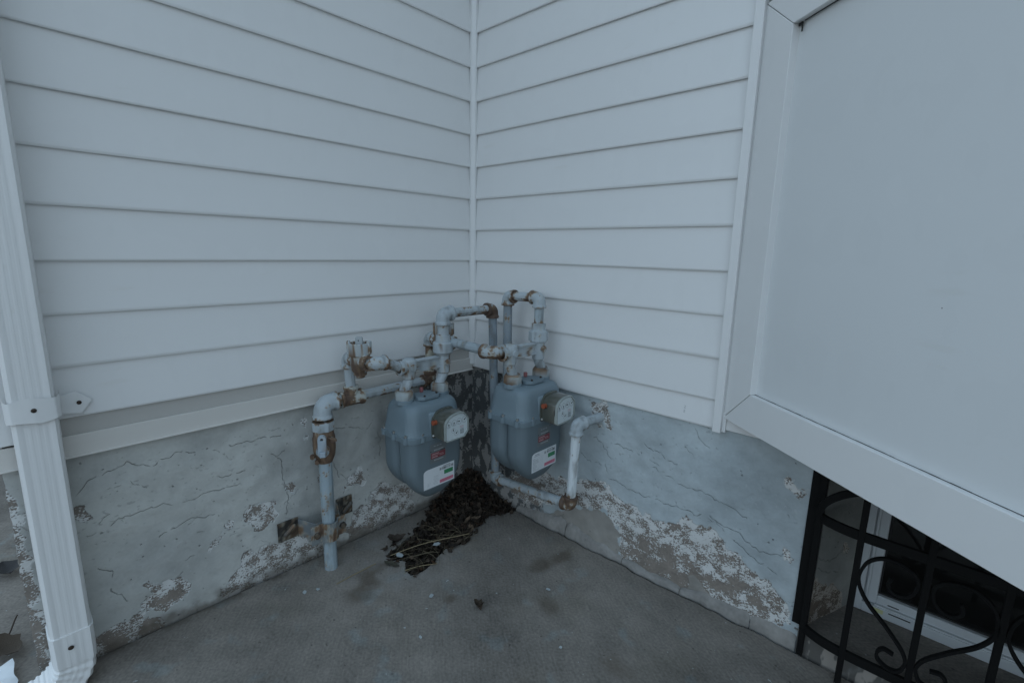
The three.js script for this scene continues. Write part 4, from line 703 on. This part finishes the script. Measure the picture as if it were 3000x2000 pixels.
{
  const t = new THREE.Group(); t.name = 'leaf_litter'; t.userData = { kind: 'stuff', label: 'dark brown heap of dead leaves filling the broken slab in the corner', category: 'leaves' }; scene.add(t);
  const n = 70, P = [], I = [], U = []; for (let j = 0; j <= n; j++) for (let i = 0; i <= n; i++) { const x = -.014 + i / n * .36, z = -.014 + j / n * .62; P.push(x, pileH(x, z) - .012, z); U.push(x * 3, z * 3); if (i < n && j < n) { const q = j * (n + 1) + i; const ok = inHole(x + .003, z + .004) || pileH(x, z) < .0; if (ok) I.push(q, q + n + 1, q + n + 2, q, q + n + 2, q + 1); } }
  const g = new THREE.BufferGeometry(); g.setAttribute('position', new THREE.Float32BufferAttribute(P, 3)); g.setAttribute('uv', new THREE.Float32BufferAttribute(U, 2)); g.setIndex(I); g.computeVertexNormals();
  mesh('leaf_mould', g, new THREE.MeshStandardMaterial({ map: soilTex, color: lin(.45, .42, .4), roughness: 1, side: THREE.DoubleSide, bumpMap: finePaint, bumpScale: .006 }), t);
  const kinds = [leafGeo(.045, .013, .35, .5, 0), leafGeo(.036, .012, -.3, .4, 1), leafGeo(.055, .009, .5, .9, 2), leafGeo(.028, .011, .6, .2, 3), leafGeo(.032, .007, -.5, 1.1, 4)];
  const d = new THREE.Object3D(), c = new THREE.Color();
  kinds.forEach((k, ki) => {
    const N = 470, im = new THREE.InstancedMesh(k, leafMat, N); im.name = 'dead_leaves'; im.castShadow = im.receiveShadow = true; let i = 0, guard = 0;
    while (i < N && guard++ < 60000) {
      const x = rr(-.005, .36), z = rr(-.005, .6); const ins = inHole(x, z), near = !ins && x > .02 && z > .03 && (inHole(x - .02, z - .015) || inHole(x + .02, z) || inHole(x - .012, z + .02)) && rnd() < .12; if (!(ins || near) || (z > .4 && rnd() < .25)) continue;
      d.position.set(x, near ? .005 : pileH(x, z) + rr(-.008, .012), z); d.rotation.set(rr(-.8, .8), rr(0, 6.28), rr(-.8, .8)); d.scale.setScalar(rr(.4, .95)); d.updateMatrix(); im.setMatrixAt(i, d.matrix);
      const w = rnd(); const b = rr(.3, 1.2) * (w > .93 ? 2.3 : 1); c.setRGB(.05 * b, .035 * b, .023 * b); if (w > .8 && w < .9) c.setRGB(.06 * b, .03 * b, .015 * b); im.setColorAt(i, c); i++;
    }
    im.count = i; t.add(im);
  });
  const tw = []; for (let i = 0; i < 46; i++) { const x = rr(.13, .31), z = rr(.28, .55); if (!inHole(x, z)) continue; const a = rr(0, 6.28), L = rr(.02, .08), y = pileH(x, z) + .014; const cv = new THREE.CatmullRomCurve3([V(x - Math.cos(a) * L, y, z - Math.sin(a) * L), V(x, y + rr(.0, .012), z + rr(-.01, .01)), V(x + Math.cos(a) * L, y + rr(-.004, .008), z + Math.sin(a) * L)]); tw.push(new THREE.TubeGeometry(cv, 8, rr(.0005, .0011), 5)); }
  mesh('dry_stems', plainG(tw), new THREE.MeshStandardMaterial({ color: lin(.17, .14, .09), roughness: .8 }), t);
}
function loose(name, label, cat, geo, mat, pos, ry = 0, group) { const m = mesh(name, geo, mat); m.position.set(...pos); m.rotation.y = ry; m.userData = { label, category: cat }; group = group || { dry_leaf: 'loose leaves on the ground', straw_stalk: 'straws on and beside the leaf heap', paint_flake: 'paint flakes on the slab' }[name]; if (group) m.userData.group = group; return m; }
const leafCol = (r, g, b) => new THREE.MeshStandardMaterial({ color: lin(r, g, b), roughness: .85, side: THREE.DoubleSide, bumpMap: finePaint, bumpScale: .001 });
loose('dry_leaf', 'curled dark brown leaf on the slab left of the leaf heap', 'leaf', leafGeo(.07, .02, .6, .9, 5), leafCol(.055, .04, .03), [.125, .006, .497], 1.1);
loose('dry_leaf', 'flat oval olive brown leaf lying below the broken edge of the slab', 'leaf', leafGeo(.065, .012, .05, .15, 2), leafCol(.075, .07, .05), [.225, .005, .585], .35);
loose('dry_leaf', 'dark grey leaf on the ground beyond the left house corner', 'leaf', leafGeo(.1, .03, .3, .5, 3), leafCol(.04, .038, .038), [-.64, .012, 1.51], .2);
loose('dry_leaf', 'large brown leaf beside the white paper at the left edge', 'leaf', leafGeo(.13, .035, .25, .4, 1), leafCol(.05, .035, .022), [-.19, .014, 1.525], .4);
loose('leaf_clump', 'small dark clump of crumpled leaf on the open slab', 'leaf', plainG([leafGeo(.034, .012, .9, .8, 1), leafGeo(.03, .012, .8, .9, 3).rotateY(1.4), leafGeo(.026, .01, -.9, .6, 4).rotateY(2.5).translate(0, .008, 0)]), leafCol(.05, .034, .022), [.596, .006, .511], .4);
function stalk(a, b, y0, y1, sag = .004) { const cv = new THREE.CatmullRomCurve3([V(a[0], y0, a[1]), V(mix(a[0], b[0], .4), mix(y0, y1, .4) + sag, mix(a[1], b[1], .4) + .004), V(b[0], y1, b[1])]); return new THREE.TubeGeometry(cv, 16, .0013, 6); }
const straw = new THREE.MeshStandardMaterial({ color: lin(.3, .24, .14), roughness: .7 });
loose('straw_stalk', 'thin pale straw lying on the bare slab right of the riser', 'straw', stalk([.18, .769], [.179, .621], .002, .002, .001), straw, [0, 0, 0]);
loose('straw_stalk', 'long golden straw lying across the leaf heap', 'straw', stalk([.177, .571], [.3, .285], .004, .022, .012), straw, [0, 0, 0]);
loose('straw_stalk', 'short golden straw at the lower end of the leaf heap', 'straw', stalk([.285, .572], [.335, .47], .003, .004, .006), straw, [0, 0, 0]);
const flakeGeo = (s, k) => { const n = 7, P = [], I = []; P.push(0, .0024, 0); for (let i = 0; i < n; i++) { const a = i / n * 6.283, r = s * (.6 + .5 * Math.abs(Math.sin(i * 2.7 + k))); P.push(Math.cos(a) * r, .001 + .003 * Math.abs(Math.sin(i * 1.9 + k * 2)), Math.sin(a) * r * .7); } for (let i = 0; i < n; i++) I.push(0, 1 + (i + 1) % n, 1 + i); const g = new THREE.BufferGeometry(); g.setAttribute('position', new THREE.Float32BufferAttribute(P, 3)); g.setIndex(I); g.computeVertexNormals(); g.setAttribute('uv', new THREE.Float32BufferAttribute(new Float32Array(P.length / 3 * 2), 2)); return g; };
const flakeMat = new THREE.MeshStandardMaterial({ color: lin(.42, .46, .47), roughness: .7, side: THREE.DoubleSide });
const flakes = [['white curled paint flake at the left tip of the leaf heap', .212, .008, .541, .018], ['pale paint flake standing among the leaves on the right of the heap', .262, .016, .415, .016], ['grey white paint flake on the slab nearest the riser foot', .146, .001, .862, .01], ['small pale paint flake on the slab right of the riser flakes', .162, .001, .825, .008], ['pale paint flake on the open slab left of the leaf clump', .449, .001, .585, .011], ['star shaped white flake on the slab in front of the right wall', .7, .001, .296, .009], ['pale flake on the slab towards the bottom right', .875, .001, .457, .006], ['pale flake on the slab at the bottom centre of the picture', .563, .001, .71, .007]];
flakes.forEach(([l, x, y, z, s], i) => loose('paint_flake', l, 'paint flake', flakeGeo(s, i), flakeMat, [x, y, z], i * 1.3));
loose('twig', 'thin dark curved twig on the ground near the left house corner', 'twig', new THREE.TubeGeometry(new THREE.CatmullRomCurve3([V(-.24, .004, 1.53), V(-.27, .01, 1.515), V(-.3, .03, 1.5), V(-.31, .034, 1.495)]), 14, .002, 6), M.nail, [0, 0, 0]);
{
  const g = new THREE.PlaneGeometry(.24, .14, 30, 16); g.rotateX(-Math.PI / 2); const p = g.attributes.position; for (let i = 0; i < p.count; i++) { const x = p.getX(i), z = p.getZ(i); p.setY(i, .018 + .03 * fbm(x * 12, z * 12, 3, 3) + .02 * Math.abs(fbm(x * 5, z * 5, 8, 2))); p.setX(i, x + .02 * fbm(x * 14, z * 14, 9, 2)); p.setZ(i, z + .02 * fbm(x * 14, z * 14, 19, 2)); } g.computeVertexNormals();
  const tx = canvasTex(256, 128, (x) => { x.fillStyle = '#dfe3e6'; x.fillRect(0, 0, 256, 128); x.strokeStyle = '#2f5f9a'; x.lineWidth = 4; x.strokeRect(190, 20, 80, 70); x.fillStyle = '#9c2f35'; x.fillRect(216, 60, 40, 40); x.fillStyle = '#27304a'; x.fillRect(210, 96, 46, 32); });
  loose('paper_wrapper', 'crumpled white paper wrapper with blue and red print by the downspout', 'paper', toCreasedNormals(g, .5), new THREE.MeshStandardMaterial({ map: tx, roughness: .6, side: THREE.DoubleSide }), [-.0, 0, 1.572], .1);
}
scene.updateMatrixWorld(true);
renderer.render(scene, camera);
